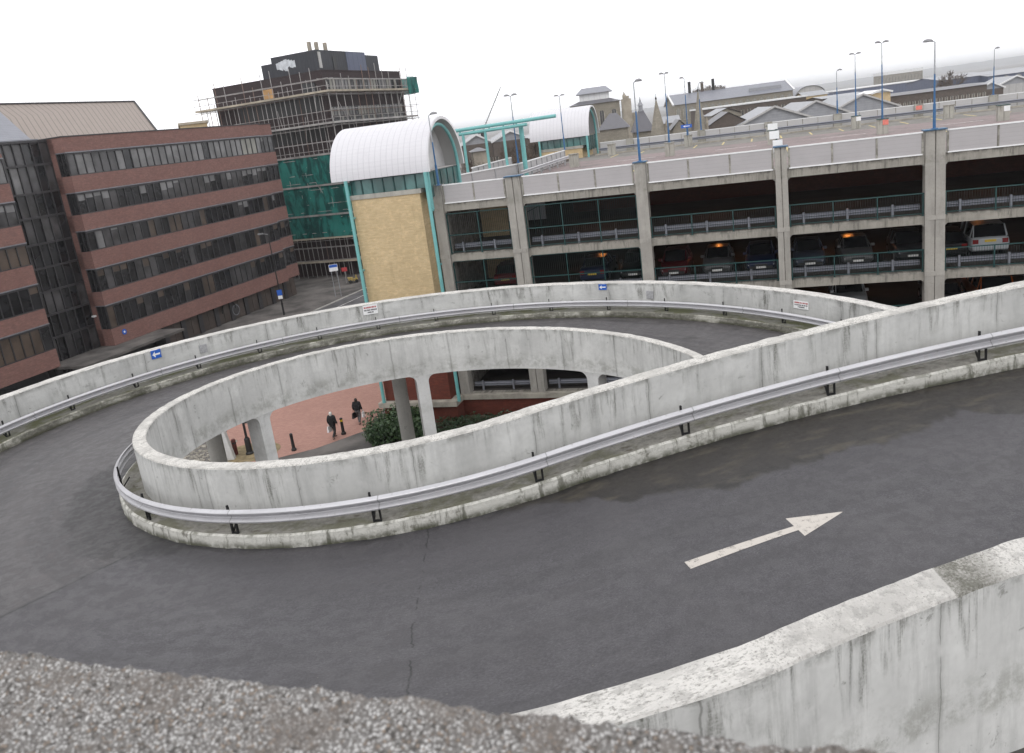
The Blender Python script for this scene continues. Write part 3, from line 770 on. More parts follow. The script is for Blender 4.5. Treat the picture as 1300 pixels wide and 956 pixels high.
for dg, Rr_, lb in ((137.2, 15.4, 'round grey pillar under the ramp left of the black lamp post'), (103.9, 15.4, 'round stained pillar standing in the evergreen bush'), (58, 15.4, 'round pillar under the far right of the ramp'), (170, 15.4, 'round pillar under the left of the ramp')):
    S = S_of(dg); z = ramp_at(S)[4]
    round_pillar(CX + Rr_ * math.cos(R(dg)), CY + Rr_ * math.sin(R(dg)), z - 1.64, lb)

# signs fixed to the outer parapet
def wall_panel(deg0, deg1, dz0, dz1, name, mat, label, cat, group=None, proud=0.03):
    a0, a1 = R(deg0), R(deg1)
    mid = (deg0 + deg1) / 2
    S = S_of(mid); z = ramp_at(S)[4]
    wd = abs(deg1 - deg0) * PI / 180 * RO; hg = abs(dz1 - dz0)
    tilt = math.atan2(ramp_at(S + 0.3)[4] - ramp_at(S - 0.3)[4], 0.6 * RO / RI)
    b = MB(); b.box(-wd / 2, wd / 2, -0.012, 0.012, -hg / 2, hg / 2)
    rr = RO - proud
    o = b.build(name, mat)
    o.location = (CX + rr * math.cos(R(mid)), CY + rr * math.sin(R(mid)), z + (dz0 + dz1) / 2)
    # x axis runs along the wall, to the viewer's right seen from the road (decreasing angle), -y faces the road
    o.rotation_euler = (0, tilt, R(mid) - PI / 2)
    return tag(o, label, cat, group), wd, hg
def arrow_face(o, wd, hg):
    b = MB(); y = -0.016
    t = hg * 0.10
    b.face([(-wd * .42, y, 0), (-wd * .12, y, -hg * .36), (-wd * .12, y, hg * .36)])
    b.face([(-wd * .14, y, -t), (wd * .40, y, -t), (wd * .40, y, t), (-wd * .14, y, t)])
    b.build('arrow', M['white'], o)
o, wd, hg = wall_panel(141.05, 142.55, -0.02, -0.37, 'arrow_sign', M['sign_blue'], 'small blue sign with white left arrow on the left stretch of outer parapet', 'sign'); arrow_face(o, wd, hg)
o, wd, hg = wall_panel(65.3, 66.65, -0.06, -0.32, 'arrow_sign', M['sign_blue'], 'small blue sign with white left arrow below the dark car with red tail lights', 'sign'); arrow_face(o, wd, hg)
for a0, a1, z0, z1, lb in ((133.9, 135.1, -0.31, -0.67, 'plain grey plate on the parapet right of the left blue arrow sign'), (57.3, 58.5, -0.37, -0.74, 'plain grey plate on the parapet right of the far blue arrow sign')):
    wall_panel(a0, a1, z0, z1, 'grey_plate', M['sign_grey'], lb, 'plate', 'grey plates on the parapet')
def notice(a0, a1, z0, z1, lb):
    o, wd, hg = wall_panel(a0, a1, z0, z1, 'notice', M['white'], lb, 'notice')
    rr = random.Random(int(a0)); y = -0.016
    for k, (zz, hh, mm, nm) in enumerate(((0.27, 0.085, M['sign_red'], 'red_heading'), (-0.02, 0.075, M['text_dark'], 'lettering'), (-0.27, 0.075, M['text_dark'], 'lettering'))):
        b = MB(); x = -0.42 if k < 2 else -0.2; end = 0.42 if k < 2 else 0.2
        while x < end:
            wl = rr.uniform(0.03, 0.05)
            b.face([(x * wd, y, (zz - hh) * hg), ((x + wl) * wd, y, (zz - hh) * hg), ((x + wl) * wd, y, (zz + hh) * hg), (x * wd, y, (zz + hh) * hg)])
            x += wl + (0.012 if rr.random() < .8 else 0.04)
        b.build(nm, mm, o)
notice(105.2, 107.7, -0.06, -0.50, 'white notice with red heading on the parapet below the yellow brick tower')
notice(30.9, 33.4, -0.30, -0.62, 'white notice with red heading on the right end of the outer parapet')

# the pebble-faced parapet in front of the camera
root = Vector((-1.02, 1.34, -0.8)); dirv = Vector((0.9415, -0.337, 0)); nv = Vector((0.337, 0.9415, 0))
b = MB(); nx_, ny_ = 520, 66
for_rows = []
vw = random.Random(3)
import mathutils
from mathutils import noise as mn
for i in range(nx_ + 1):
    s = -0.9 + 2.6 * i / nx_; row = []
    for k in range(ny_ + 1):
        d = -0.42 * k / ny_
        q = root + dirv * s + nv * d
        hz = 0.009 * (mn.noise(q * 45)) + 0.0040 * (0.5 - mn.voronoi(q * 110)[0][0]) + 0.006 * mn.noise(q * 95) + 0.014 * mn.noise(q * 9)
        edge = 0.0
        ed = min(-d, 0.42 + d)
        if ed < 0.03: edge = -0.03 * (1 - ed / 0.03) ** 2
        row.append(Vector((q.x + nv.x * 0.008 * mn.noise(q * 40) * (k < 4), q.y + nv.y * 0.008 * mn.noise(q * 40) * (k < 4), q.z + hz + edge)))
    row = [row[0] + Vector((0, 0, -0.05)) + nv * 0.004, row[0] + Vector((0, 0, -4.0)) + nv * 0.004][::-1] + row + [row[-1] + Vector((0, 0, -4.0))]
    for_rows.append(row)
us = [-0.9 + 2.6 * i / nx_ for i in range(nx_ + 1)]
b.sweep(for_rows, us, [-0.5, -0.05] + [0.42 * k / ny_ for k in range(ny_ + 1)] + [1.0], 0, True, None, True)
tag(b.build('near_parapet', M['aggregate'], None, True), 'rough pebble-textured parapet top at the lower left, closest to the camera', 'parapet wall')
# ------------------------------------------------------------------ the multi-storey car park
FA = math.atan(-0.3307); FD = 46.2701
fe = Vector((math.cos(FA), math.sin(FA), 0)); fn = Vector((-math.sin(FA), math.cos(FA), 0))
def F(s, o, z=0.0):
    return Vector((0, FD, 0)) + fe * s + fn * o + Vector((0, 0, z))
def facade_root(name, s, o, z, label, cat, group=None):
    return empty(name, tuple(F(s, o, z)), FA, label, cat, group)
def loc_in(o, dx=0, dy=0, dz=0):
    o.location = (dx, dy, dz); return o
cp = facade_root('car_park', 0, 0, GZ, 'grey concrete multi-storey car park with open parking levels and a roof deck', 'car park')
LV = [-6.79, -9.59, -12.39, -15.39]
def part(mb, name, mats, weld=False, parent=None):
    o = mb.build(name, mats, parent or cp, weld)
    if (parent or cp) == cp: o.location = (0, 0, -GZ)
    return o
COLS = [(-3.65, -3.05, 0), (0.84, 1.70, 1), (8.05, 8.66, 0), (15.16, 15.75, 1), (22.04, 22.93, 1), (29.5, 30.1, 0), (36.9, 37.6, 1)]
SMAX = 44.0; OMAX = 39.6
def cbox(b, x0, x1, y0, y1, z0, z1, ztop, m=0):
    """box whose uv v runs down from ztop, for the streaked concretes"""
    n0 = len(b.f); b.box(x0, x1, y0, y1, z0, z1, m)
    for i in range(n0, len(b.f)):
        P = [b.v[k] for k in b.f[i]]
        dx = max(p[0] for p in P) - min(p[0] for p in P)
        b.uv[i] = [((p[0] if dx > 1e-4 else p[1]), ztop - p[2]) for p in P]
for s0, s1, split in COLS:
    b = MB()
    # lower shaft a little wider than the head that carries the roof parapet
    def shaft(a, c):
        cbox(b, a, c, -0.16, 0.55, -15.40, -4.30, -2.7)
        cbox(b, a + 0.01, c - 0.01, -0.135, 0.55, -4.30, -2.72, -2.7)
    if split:
        mdl = (s0 + s1) / 2
        shaft(s0, mdl - 0.018); shaft(mdl + 0.018, s1)
        b.box(mdl - 0.018, mdl + 0.018, -0.09, 0.4, -15.3, -2.75)
    else: shaft(s0, s1)
    for z in LV[:-1]:
        cbox(b, s0 - 0.012, s1 + 0.012, -0.185, 0.2, z - 0.20, z + 0.02, z + 0.4)
    for z in [-4.28] + [z - 0.42 for z in LV[:-1]]:
        for a, sg in ((s0, -1), (s1, 1)):        # small brackets under the beams
            b.face([(a, 0.0, z - 0.002), (a + sg * 0.13, 0.0, z - 0.002), (a, 0.0, z - 0.15)] if sg < 0 else [(a, 0.0, z - 0.002), (a, 0.0, z - 0.15), (a + sg * 0.13, 0.0, z - 0.002)])
            b.face([(a, 0.4, z - 0.002), (a + sg * 0.13, 0.4, z - 0.002), (a + sg * 0.13, 0.0, z - 0.002), (a, 0.0, z - 0.002)])
            b.face([(a + sg * 0.13, 0.0, z - 0.002), (a + sg * 0.13, 0.4, z - 0.002), (a, 0.4, z - 0.15), (a, 0.0, z - 0.15)])
    c = part(b, 'column', M['cp'])
    if s0 > 0:
        k = MB(); k.box(s0 - 0.06, s1 + 0.06, -0.2, 0.6, -2.72, -2.665); k.build('blue_cap', M['blue_cap'], c)
bays = [(COLS[i][1], COLS[i + 1][0]) for i in range(len(COLS) - 1)] + [(COLS[-1][1], SMAX)]
def railing(s0, s1, z, tall):
    b = MB(); h = 2.38 if tall else 1.12
    n = 2 if s1 - s0 < 5 else 3
    for i in range(n + 1):
        s = s0 + 0.06 + (s1 - s0 - 0.12) * i / n
        b.box(s - 0.028, s + 0.028, 0.02, 0.09, z, z + h)
        b.box(s - 0.07, s + 0.07, -0.01, 0.13, z, z + 0.018)
    b.box(s0, s1, 0.03, 0.08, z + 1.08, z + 1.135)
    b.box(s0, s1, 0.045, 0.07, z + 0.10, z + 0.135)
    if tall: b.box(s0, s1, 0.035, 0.08, z + h - 0.05, z + h - 0.005)
    r = part(b, 'railing', M['teal_dark'])
    k = MB(); s = s0 + 0.06
    while s < s1:
        k.box(s - 0.006, s + 0.006, 0.05, 0.062, z + 0.13, z + (h - 0.05 if tall else 1.08)); s += 0.115
    k.build('bars', M['bar_dark'], r)
def guard(s0, s1, z, o=0.55):
    b = MB(); us = srange(s0 + 0.1, s1 - 0.1, 2.0)
    wbeam(b, lambda S, d, h: Vector((S, o + d * 1.0, z + 0.40 + h)), us)
    # beam faces inward; its back is what the street sees
    g = part(b, 'crash_barrier', M['rail_dull'])
    n = max(2, int(round((s1 - s0) / 2.3)))
    pb = MB(); pb.box(-0.055, 0.055, -0.10, -0.01, 0, 0.62); first = None
    for i in range(n):
        s = s0 + (s1 - s0) * (i + 0.35) / n
        if first is None: first = p = pb.build('post', M['rail_dull'], g)
        else: p = first.copy(); col.objects.link(p); p.parent = g
        p.location = (s, o, z)
for bi, (s0, s1) in enumerate(bays):
    # roof beam and parapet panels
    b = MB(); cbox(b, s0, s1, 0.0, 0.45, -4.28, -3.84, -3.84); part(b, 'edge_beam', M['cp_beam'])
    n = 2 if s1 - s0 < 5 else 3
    for i in range(n):
        a = s0 + 0.10 + (s1 - s0 - 0.20) * i / n; c = s0 + 0.10 + (s1 - s0 - 0.20) * (i + 1) / n
        b = MB(); b.box(a + 0.05, c - 0.05, -0.03, 0.03, -3.79, -2.80)
        pn = part(b, 'parapet_panel', M['panel'])
        k = MB(); k.box(a, c, -0.055, 0.055, -2.80, -2.735); k.build('top_rail', M['white'], pn); k = MB(); k.box(a, c, -0.06, 0.05, -3.835, -3.775); k.build('bottom_rail', M['white'], pn)
        k = MB(); k.box(a - 0.04, a + 0.046, -0.045, 0.05, -3.77, -2.805); k.build('panel_post', M['pier'], pn)
        if i == n - 1: k = MB(); k.box(c - 0.046, c + 0.04, -0.045, 0.05, -3.77, -2.805); k.build('panel_post', M['pier'], pn)
    for z in LV:
        b = MB(); cbox(b, s0, s1, 0.0, 0.35, z - 0.42, z, z + 0.05); part(b, 'edge_beam', M['cp_beam'])
        tall = bi < 2 and z > -12
        if z > -15: railing(s0, s1, z, tall)
        guard(s0, s1, z)
b = MB(); b.face([(-3.0, 0.45, -3.95), (SMAX, 0.45, -3.95), (SMAX, OMAX, -3.95), (-3.0, OMAX, -3.95)], [(-3, .45), (SMAX, .45), (SMAX, OMAX), (-3, OMAX)])
b.face([(-10.0, 4.8, -3.95), (-3.0, 4.8, -3.95), (-3.0, 15.0, -3.95), (-10.0, 15.0, -3.95)], [(-10, 4.8), (-3, 4.8), (-3, 15), (-10, 15)])
b.face([(-3.9, 0.45, -3.95), (-3.0, 0.45, -3.95), (-3.0, 4.8, -3.95), (-3.9, 4.8, -3.95)], [(-3.9, .45), (-3, .45), (-3, 4.8), (-3.9, 4.8)])
part(b, 'roof_deck', M['deck'])
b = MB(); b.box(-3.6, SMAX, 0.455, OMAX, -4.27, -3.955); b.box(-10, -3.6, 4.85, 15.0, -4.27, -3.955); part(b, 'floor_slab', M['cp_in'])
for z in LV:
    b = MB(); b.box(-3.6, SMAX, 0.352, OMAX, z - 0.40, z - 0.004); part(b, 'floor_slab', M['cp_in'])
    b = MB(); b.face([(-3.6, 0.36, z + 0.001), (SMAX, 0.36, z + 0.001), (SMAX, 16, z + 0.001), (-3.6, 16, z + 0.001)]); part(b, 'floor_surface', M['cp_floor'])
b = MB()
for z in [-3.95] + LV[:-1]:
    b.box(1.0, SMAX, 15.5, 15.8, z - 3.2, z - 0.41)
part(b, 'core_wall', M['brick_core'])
b = MB(); b.box(-3.6, -3.3, 0.56, OMAX, GZ, -4.3); b.box(SMAX, SMAX + .3, 0, OMAX, GZ, -3.9); b.box(-3.3, SMAX, OMAX - .3, OMAX, GZ, -4.3); part(b, 'added_side_wall', M['cp'])  # left wall is added, out of view, to keep the levels dark inside
# brick pier, screen and stair rail behind the first bay
b = MB(); b.box(-3.0, -1.2, 6.0, 6.3, -6.75, -4.4); b.box(-3.0, -1.2, 6.0, 6.3, -9.5, -7.3); part(b, 'stair_wall', M['brick_yellow'])
b = MB(); b.box(-1.15, 1.2, 6.6, 6.66, -6.0, -4.4); part(b, 'stair_screen', M['corrugated'])
b = MB()
for i in range(6):
    s = -0.9 + i * 0.42; z = -6.55 + i * 0.16; b.box(s - .02, s + .02, 5.2, 5.24, -6.79, z + 0.75)
b.bar((-0.95, 5.22, -5.82), (1.25, 5.22, -4.96), 0.05, 0.05); part(b, 'stair_rail', M['teal_dark'])
# plinth
b = MB(); b.box(-3.7, SMAX, 0.02, 0.34, GZ, -15.815); part(b, 'plinth', M['brick_plinth'])
b = MB(); b.box(-3.75, SMAX, -0.34, -0.001, -15.72, -15.42); b.box(-3.75, SMAX, -0.20, 0.019, GZ, -15.72, 1); part(b, 'plinth_coping', [M['stone_cop'], M['brick_plinth']])
# piers standing on the deck, with signs
piers = {}
def pier(s, o, w=0.62, h=1.05, sign=None):
    b = MB(); cbox(b, s - w / 2, s - 0.012, o - 0.3, o + 0.3, -3.947, -3.95 + h, -3.95 + h); cbox(b, s + 0.012, s + w / 2, o - 0.3, o + 0.3, -3.947, -3.95 + h, -3.95 + h)
    p = part(b, 'pier', M['pier'])
    k = MB(); k.box(s - w / 2 - 0.03, s + w / 2 + 0.03, o - 0.33, o + 0.33, -3.948 + h, -3.90 + h); k.build('pier_cap', M['teal_dark'] if sign else M['pier'], p)
    if sign:
        k = MB(); k.box(s - 0.02, s + 0.36, o - 0.335, o - 0.315, -3.95 + h * 0.62, -3.95 + h - 0.04); k.build('pier_sign', sign, p)
for s, o, sg in ((-0.3, 23.4, None), (7.52, 23.8, None), (15.4, 24.2, M['white']), (23.0, 21.95, M['sign_pink']), (30.7, 21.9, M['white']), (0.85, 35.4, None), (8.1, 35.2, None), (15.4, 34.4, M['white']), (22.4, 33.4, M['white']), (29.5, 33.2, None), (36.5, 32, None)):
    pier(s, o, 0.72, 1.05, sg)
# far parapet with its own crash barrier
fs_ = [-1.4, 2.0, 9.04, 15.3, 21.44, 28.28, 34.26, 41.0]
for a, c in zip(fs_[:-1], fs_[1:]):
    b = MB(); cbox(b, c - 0.35, c + 0.35, OMAX - 0.25, OMAX + 0.2, -3.95, -2.70, -2.7); p = part(b, 'parapet_pier', M['pier'])
    if abs(c - 28.28) < .1:
        k = MB(); k.box(c - 0.25, c + 0.25, OMAX - 0.275, OMAX - 0.255, -3.2, -2.85); k.build('pier_sign', M['sign_pink'], p)
    n = 4 if c - a > 4 else 2
    for i in range(n):
        x0 = a + 0.36 + (c - a - 0.72) * i / n; x1 = a + 0.36 + (c - a - 0.72) * (i + 1) / n
        b = MB(); b.box(x0 + 0.03, x1 - 0.03, OMAX, OMAX + 0.05, -3.9, -2.80); pn = part(b, 'parapet_panel', M['panel_far'])
        k = MB(); k.box(x0, x1, OMAX - 0.02, OMAX + 0.07, -2.80, -2.74); k.build('panel_rail', M['white'], pn)
        k = MB(); k.box(x0 - 0.03, x0 + 0.03, OMAX - 0.02, OMAX + 0.05, -3.9, -2.805); k.build('panel_post', M['pier'], pn)
b = MB(); wbeam(b, lambda S, d, h: Vector((S, OMAX - 1.0 - d, -3.40 + h)), srange(-1.0, SMAX, 3.0)); part(b, 'crash_barrier', M['rail_dull'])
b = MB(); b.box(-1.4, SMAX, OMAX - 1.1, OMAX - 0.26, -3.947, -3.82); part(b, 'deck_kerb', M['stone_cop'])
# bay lines
b = MB(); b2 = MB()
for i in range(15):
    s = 1.2 + i * 2.5
    b.box(s, s + 0.14, 32.0, 36.4, -3.947, -3.943)
    b.box(s, s + 0.14, 10.5, 14.6, -3.947, -3.943)
    b.box(s, s + 0.14, 15.0, 19.2, -3.947, -3.943)
for i in range(5):
    b2.box(3 + i * 8, 6.2 + i * 8, 24.9, 25.05, -3.947, -3.943)
part(b, 'bay_line', M['line_yellow']); part(b2, 'lane_line', M['line_white'])

# deck-edge parapet beside the pergola and its barrier
def panel_run(P0, P1, n, label, mat):
    P0 = Vector(P0); P1 = Vector(P1); d = P1 - P0; L = d.length; a = math.atan2(d.y, d.x)
    root = empty('deck_parapet', tuple(P0), a, label, 'parapet')
    b = MB(); b.box(0, L, 0, 0.05, 0.12, 1.12); b.build('panel', mat, root)
    k = MB(); k.box(-0.05, L + 0.05, -0.05, 0.09, 1.12, 1.20); k.build('rail', M['white'], root)
    for i in range(n + 1):
        q = MB(); q.box(-0.04, 0.04, -0.06, 0.0, 0, 1.12); o = q.build('post', M['sign_grey'], root); o.location = (L * i / n, 0, 0)
    return root
panel_run(F(-2.8, 15.5, -3.95), F(-2.8, 31.0, -3.95), 9, 'pale panelled parapet running away across the deck beside the turquoise frame', M['panel_far'])
panel_run((-4.6, 53.9, -3.95), F(-2.95, 15.4, -3.95), 4, 'pale panelled parapet between the white vault and the double lamp', M['panel'])
panel_run(F(-7.2, 17.5, -3.95), F(-7.4, 29.0, -3.95), 8, 'short pale parapet behind the turquoise posts', M['panel_far'])
b = MB(); g0 = F(-2.0, 13.0, -3.95)
gr = empty('crash_barrier', tuple(g0), FA + PI / 2, 'pale crash barrier on the deck in front of the panelled parapet', 'crash barrier')
wbeam(b, lambda S, d, h: Vector((S, -d, 0.62 + h)), srange(0, 18, 1.5)); b.build('rail', M['rail'], gr)
pb = MB(); pb.box(-0.05, 0.05, 0.0, 0.12, 0, 0.75)
for i in range(7):
    o = pb.build('post', M['sign_grey'], gr) if i == 0 else p0.copy()
    if i == 0: p0 = o
    else: col.objects.link(o); o.parent = gr
    o.location = (0.5 + i * 2.8, 0, 0)

# ------------------------------------------------------------------ stair towers with white vaults
def stair_tower(s0, s1, o0, o1, base, label):
    """vault s0..s1, depth o0..o1"""
    rt = facade_root('stair_tower', s0, o0, base, label, 'stair tower')
    L = s1 - s0; Dp = o1 - o0; rr = Dp / 2; zv = -1.87 - base
    def P(mb, name, mats, parent=None, weld=False): return mb.build(name, mats, parent or rt, weld)
    b0, b1, f0 = 0.98, L - 0.86, 0.18
    zb = -3.0 - base
    b = MB(); zr = min(max(0, -12.6 - base), zb)
    b.box(b0, b1, f0, Dp - 0.2, zr, zb)
    P(b, 'brick_wall', M['brick_yellow'])
    if zr > 0:
        b = MB(); b.box(b0, b1, f0, Dp - 0.2, 1.4, zr - 0.002); P(b, 'brick_base', M['brick_plinth'])
        b = MB(); b.box(b0 - 0.35, b1 + 0.5, f0 - 0.45, 0.9, 1.08, 1.398); b.box(b0 - 0.1, b1 + 0.4, f0 - 0.25, Dp, 0.0, 1.078, 1); P(b, 'plinth', [M['stone_cop'], M['brick_plinth']])
    b = MB(); b.box(b0 - 0.04, b1 + 0.12, f0 - 0.06, Dp - 0.15, zb + 0.002, zb + 0.26); P(b, 'stone_band', M['pier'])
    # glazing under the vault
    g0 = zb + 0.262; g1 = zv - 0.02
    b = MB(); b.box(b0 + 0.1, L - 0.35, f0 + 0.10, f0 + 0.13, g0, g1); b.box(L - 0.38, L - 0.35, f0 + 0.13, Dp - 0.3, g0 - .6, g1); b.box(b0 + .1, b0 + .13, f0 + .13, Dp - .3, g0, g1)
    gl = P(b, 'glazing', M['glass_green'])
    b = MB(); n = 7
    for i in range(n + 1):
        x = b0 + 0.1 + (L - 0.45 - b0) * i / n; b.box(x - 0.03, x + 0.03, f0 + 0.04, f0 + 0.17, g0, g1)
    b.box(b0 + 0.1, L - 0.35, f0 + 0.05, f0 + 0.16, g1 - 0.05, g1 + 0.01)
    P(b, 'glazing_bars', M['teal_dark'], gl)
    b = MB(); b.box(L - 0.41, L - 0.32, f0 + 0.2, Dp - 0.4, g1 - 0.06, g1)
    for i in range(6):
        y = f0 + 0.2 + (Dp - 0.6) * i / 5; b.box(L - 0.42, L - 0.31, y - 0.04, y + 0.04, g0 - .6, g1)
    P(b, 'glazing_bars', M['teal_dark'], gl)
    # barrel vault: a real shell
    b = MB(); n = 40; th = 0.16
    for i in range(n):
        a0 = PI * i / n; a1 = PI * (i + 1) / n
        def q(x, a, r): return (x, rr - r * math.cos(a), zv + r * math.sin(a))
        xs = srange(0, L, 1.5)
        for x0, x1 in zip(xs[:-1], xs[1:]):
            b.face([q(x0, a0, rr), q(x1, a0, rr), q(x1, a1, rr), q(x0, a1, rr)], [(x0, a0 * rr), (x1, a0 * rr), (x1, a1 * rr), (x0, a1 * rr)], 0, True)
            b.face([q(x0, a1, rr - th), q(x1, a1, rr - th), q(x1, a0, rr - th), q(x0, a0, rr - th)], [(x0, 0.1)] * 4, 1, True)
        for x, fl in ((0, 1), (L, 0)):
            f = [q(x, a0, rr - th), q(x, a0, rr), q(x, a1, rr), q(x, a1, rr - th)]
            b.face(f[::-1] if fl else f, None, 2)
    for sgn, a in ((1, 0.0), (-1, PI)):
        f = [(0, rr - rr * math.cos(a), zv), (0, rr - (rr - th) * math.cos(a), zv), (L, rr - (rr - th) * math.cos(a), zv), (L, rr - rr * math.cos(a), zv)]
        b.face(f if sgn > 0 else f[::-1], None, 2)
    P(b, 'vault_roof', [M['vault'], M['sheet_pale'], M['vault_edge']])
    # end walls set back inside the vault
    for x in (0.5, L - 1.3):
        b = MB(); pts = [(x, rr - (rr - th - 0.002) * math.cos(PI * i / 24), zv + (rr - th - 0.002) * math.sin(PI * i / 24)) for i in range(25)]
        b.face(pts); b.face([(p[0] + 0.05, p[1], p[2]) for p in pts][::-1])
        P(b, 'end_wall', M['vault_end'])
    # turquoise arches at both ends, running down into posts
    for x in (0.25, L - 0.30):
        b = MB(); ra = rr - 0.42; lo_z = max(0, -4.0 - base) if x > 1 else zv + 0.02
        pts = [(x, rr - ra, lo_z)] + [(x, rr - ra * math.cos(PI * i / 22), zv + ra * math.sin(PI * i / 22)) for i in range(23)] + [(x, rr + ra, lo_z)]
        b.path_tube(pts, 0.10, 10); P(b, 'arch_rib', M['teal'])
    # slender turquoise posts at the street front
    for x in (b0 + 0.02, L - 0.20):
        b = MB(); b.tube((x, -0.17, 1.4 if zr > 0 else 0), (x, -0.17, zv + 0.01), 0.105, 0.105, 14); pst = P(b, 'post', M['teal'])
        k = MB()
        for z in (zv - 2.2, zv - 5.3):
            if z > 0.5: k.box(x - 0.06, x + 0.06, -0.06, f0, z, z + 0.10)
        if k.f: k.build('bracket', M['teal'], pst)
    return rt
M['vault_edge'] = plain('vault_edge_trim', (0.70, 0.69, 0.70), 0.5, 0, 0.05, 2)
M['vault_end'] = plain('vault_end_panel', (0.60, 0.59, 0.59), 0.6, 0, 0.08, 1.5)
stair_tower(-9.28, -3.11, -1.25, 4.63, GZ, 'stair tower of yellow brick with turquoise posts and a white barrel vault, nearest the ramp')
stair_tower(-7.75, -1.65, 37.5, 43.3, -3.95, 'smaller looking white barrel vault at the far corner of the roof deck')

# turquoise pipe frame between the vaults
pg = empty('pipe_frame', (1.4, 61.2, -3.95), FA, 'turquoise pipe frame standing on the deck between the two white vaults', 'frame')
def pz(z): return z + 3.95
b = MB(); b.tube((-3.9, 0, pz(0.16)), (4.0, 0, pz(0.30)), 0.13, 0.13, 12); pg1 = b.build('top_pipe', M['teal'], pg)
b = MB(); b.tube((-3.5, 0, pz(-0.14)), (1.8, 0, pz(-0.03)), 0.12, 0.12, 12); b.build('lower_pipe', M['teal'], pg)
for x in (-3.4, -2.3, -1.1, 0.0, 1.0):
    b = MB(); b.tube((x, 0, pz(-0.12)), (x, 0, pz(0.22)), 0.06, 0.06, 8); b.build('stud', M['teal'], pg)
for x, y in ((-3.2, 0), (-1.45, 0), (-0.05, 0), (0.85, 1.4), (1.25, 0.5)):
    b = MB(); b.tube((x, y, 0), (x, y, pz(-0.1)), 0.105, 0.105, 12); b.build('post', M['teal'], pg)
b = MB(); b.tube((0.9, -0.1, pz(-0.02)), (0.85, 1.6, pz(-0.02)), 0.09, 0.09, 10); b.build('cross_pipe', M['teal'], pg)

# ------------------------------------------------------------------ lamps on the deck
def lamp(P, top, heads, label, grp='lamp posts on the roof deck', blue=True):
    P = Vector(P); h = top - P.z
    rt = empty('lamp_post', tuple(P), FA, label, 'lamp post', grp)
    b = MB(); b.tube((0, 0, 0), (0, 0, 1.15), 0.070, 0.065, 12); b.box(-0.13, 0.13, -0.13, 0.13, -0.002, 0.03)
    b.tube((0, 0, 1.15), (0, 0, h - 1.5), 0.046, 0.040, 10); b.build('pole', M['blue'] if blue else M['black'], rt)
    b = MB(); b.tube((0, 0, h - 1.5), (0, 0, h - 0.06), 0.036, 0.028, 10); b.build('upper_pole', M['lamp_pole_grey'], rt)
    for a in heads:
        c, s = math.cos(R(a)), math.sin(R(a))
        k = MB()
        k.bar((0, 0, h - 0.06), (c * 0.18, s * 0.18, h - 0.01), 0.04, 0.04)
        k.build('arm', M['lamp_pole_grey'], rt)
        k = MB(); prof = [(0.08, 0.05, 0.02), (0.16, 0.10, 0.08), (0.30, 0.13, 0.12), (0.44, 0.11, 0.09), (0.52, 0.05, 0.03)]
        rows = []
        for d, hw, hh in prof:
            ring = []
            for i in range(10):
                t = 2 * PI * i / 10
                ring.append(Vector((c * d - s * hw * math.cos(t), s * d + c * hw * math.cos(t), h + 0.01 + (hh * math.sin(t) if math.sin(t) > 0 else 0.025 * math.sin(t)))))
            rows.append(ring + [ring[0]])
        k.sweep(rows, [p[0] for p in prof], [i / 10 for i in range(11)], 0, True)
        hd = k.build('lamp_head', M['lamp_head'], rt)
        k = MB(); k.box(-0.14, 0.14, -0.08, 0.08, -0.012, 0.0); ln = k.build('lens', M['lens'], hd); ln.location = (c * 0.30, s * 0.30, h - 0.018); ln.rotation_euler = (0, 0, R(a))
    return rt
lamp(F(8.36, 0.2, -2.66), 1.42, [40], 'blue lamp post on the roof edge column left of centre')
lamp(F(22.48, 0.2, -2.66), 1.35, [160], 'tallest looking blue lamp post, on the thick roof edge column at the right')
lamp(F(7.52, 23.8, -2.86), 2.45, [150, 60], 'blue lamp post on a concrete pier in mid deck, left of the stone spires')
lamp(F(8.1, 35.2, -2.86), 2.25, [150], 'blue lamp post carrying a small blue sign at its foot')
lamp(F(9.04, 39.6, -2.68), 1.70, [0], 'blue lamp post on the far parapet in front of the taller stone spire')
lamp(F(21.44, 39.6, -2.68), 1.15, [20], 'short looking blue lamp post on the far parapet, right of the curved roof')
lamp(F(22.4, 33.4, -2.86), 2.20, [200, 20], 'blue lamp post on the far row pier with a white sign')
lamp(F(23.0, 21.95, -2.86), 2.40, [200, 20], 'blue double headed lamp post on the pier with a red sign')
lamp(F(34.26, 39.6, -2.68), 1.20, [30], 'rightmost blue lamp post, on the far parapet by the industrial sheds')
lamp(F(-2.81, 15.5, -2.72), 2.15, [180, 0], 'grey double headed lamp post beside the turquoise frame')
lamp(F(-2.79, 31.2, -2.72), 2.10, [180, 0], 'grey double headed lamp post in front of the far white vault')
lamp(F(-3.0, -0.45, -2.72), 1.18, [10], 'blue lamp post against the open end of the near white vault')
# small blue sign at one lamp foot
sg = facade_root('direction_sign', 8.05, 34.8, -3.95, 'small blue sign with white mark on the deck pier by the far parapet', 'sign')
b = MB(); b.box(-0.03, 0.03, -0.03, 0.03, 1.05, 1.9); b.build('pole', M['blue'], sg)
b = MB(); b.box(-0.5, 0.5, -0.05, -0.03, 1.75, 2.05); pl_ = b.build('sign_plate', M['sign_blue'], sg)
b = MB(); b.face([(-0.3, -0.053, 1.9), (-0.1, -0.053, 1.8), (-0.1, -0.053, 2.0)]); b.face([(-.12, -.053, 1.87), (.3, -.053, 1.87), (.3, -.053, 1.93), (-.12, -.053, 1.93)]); b.build('arrow', M['white'], pl_)
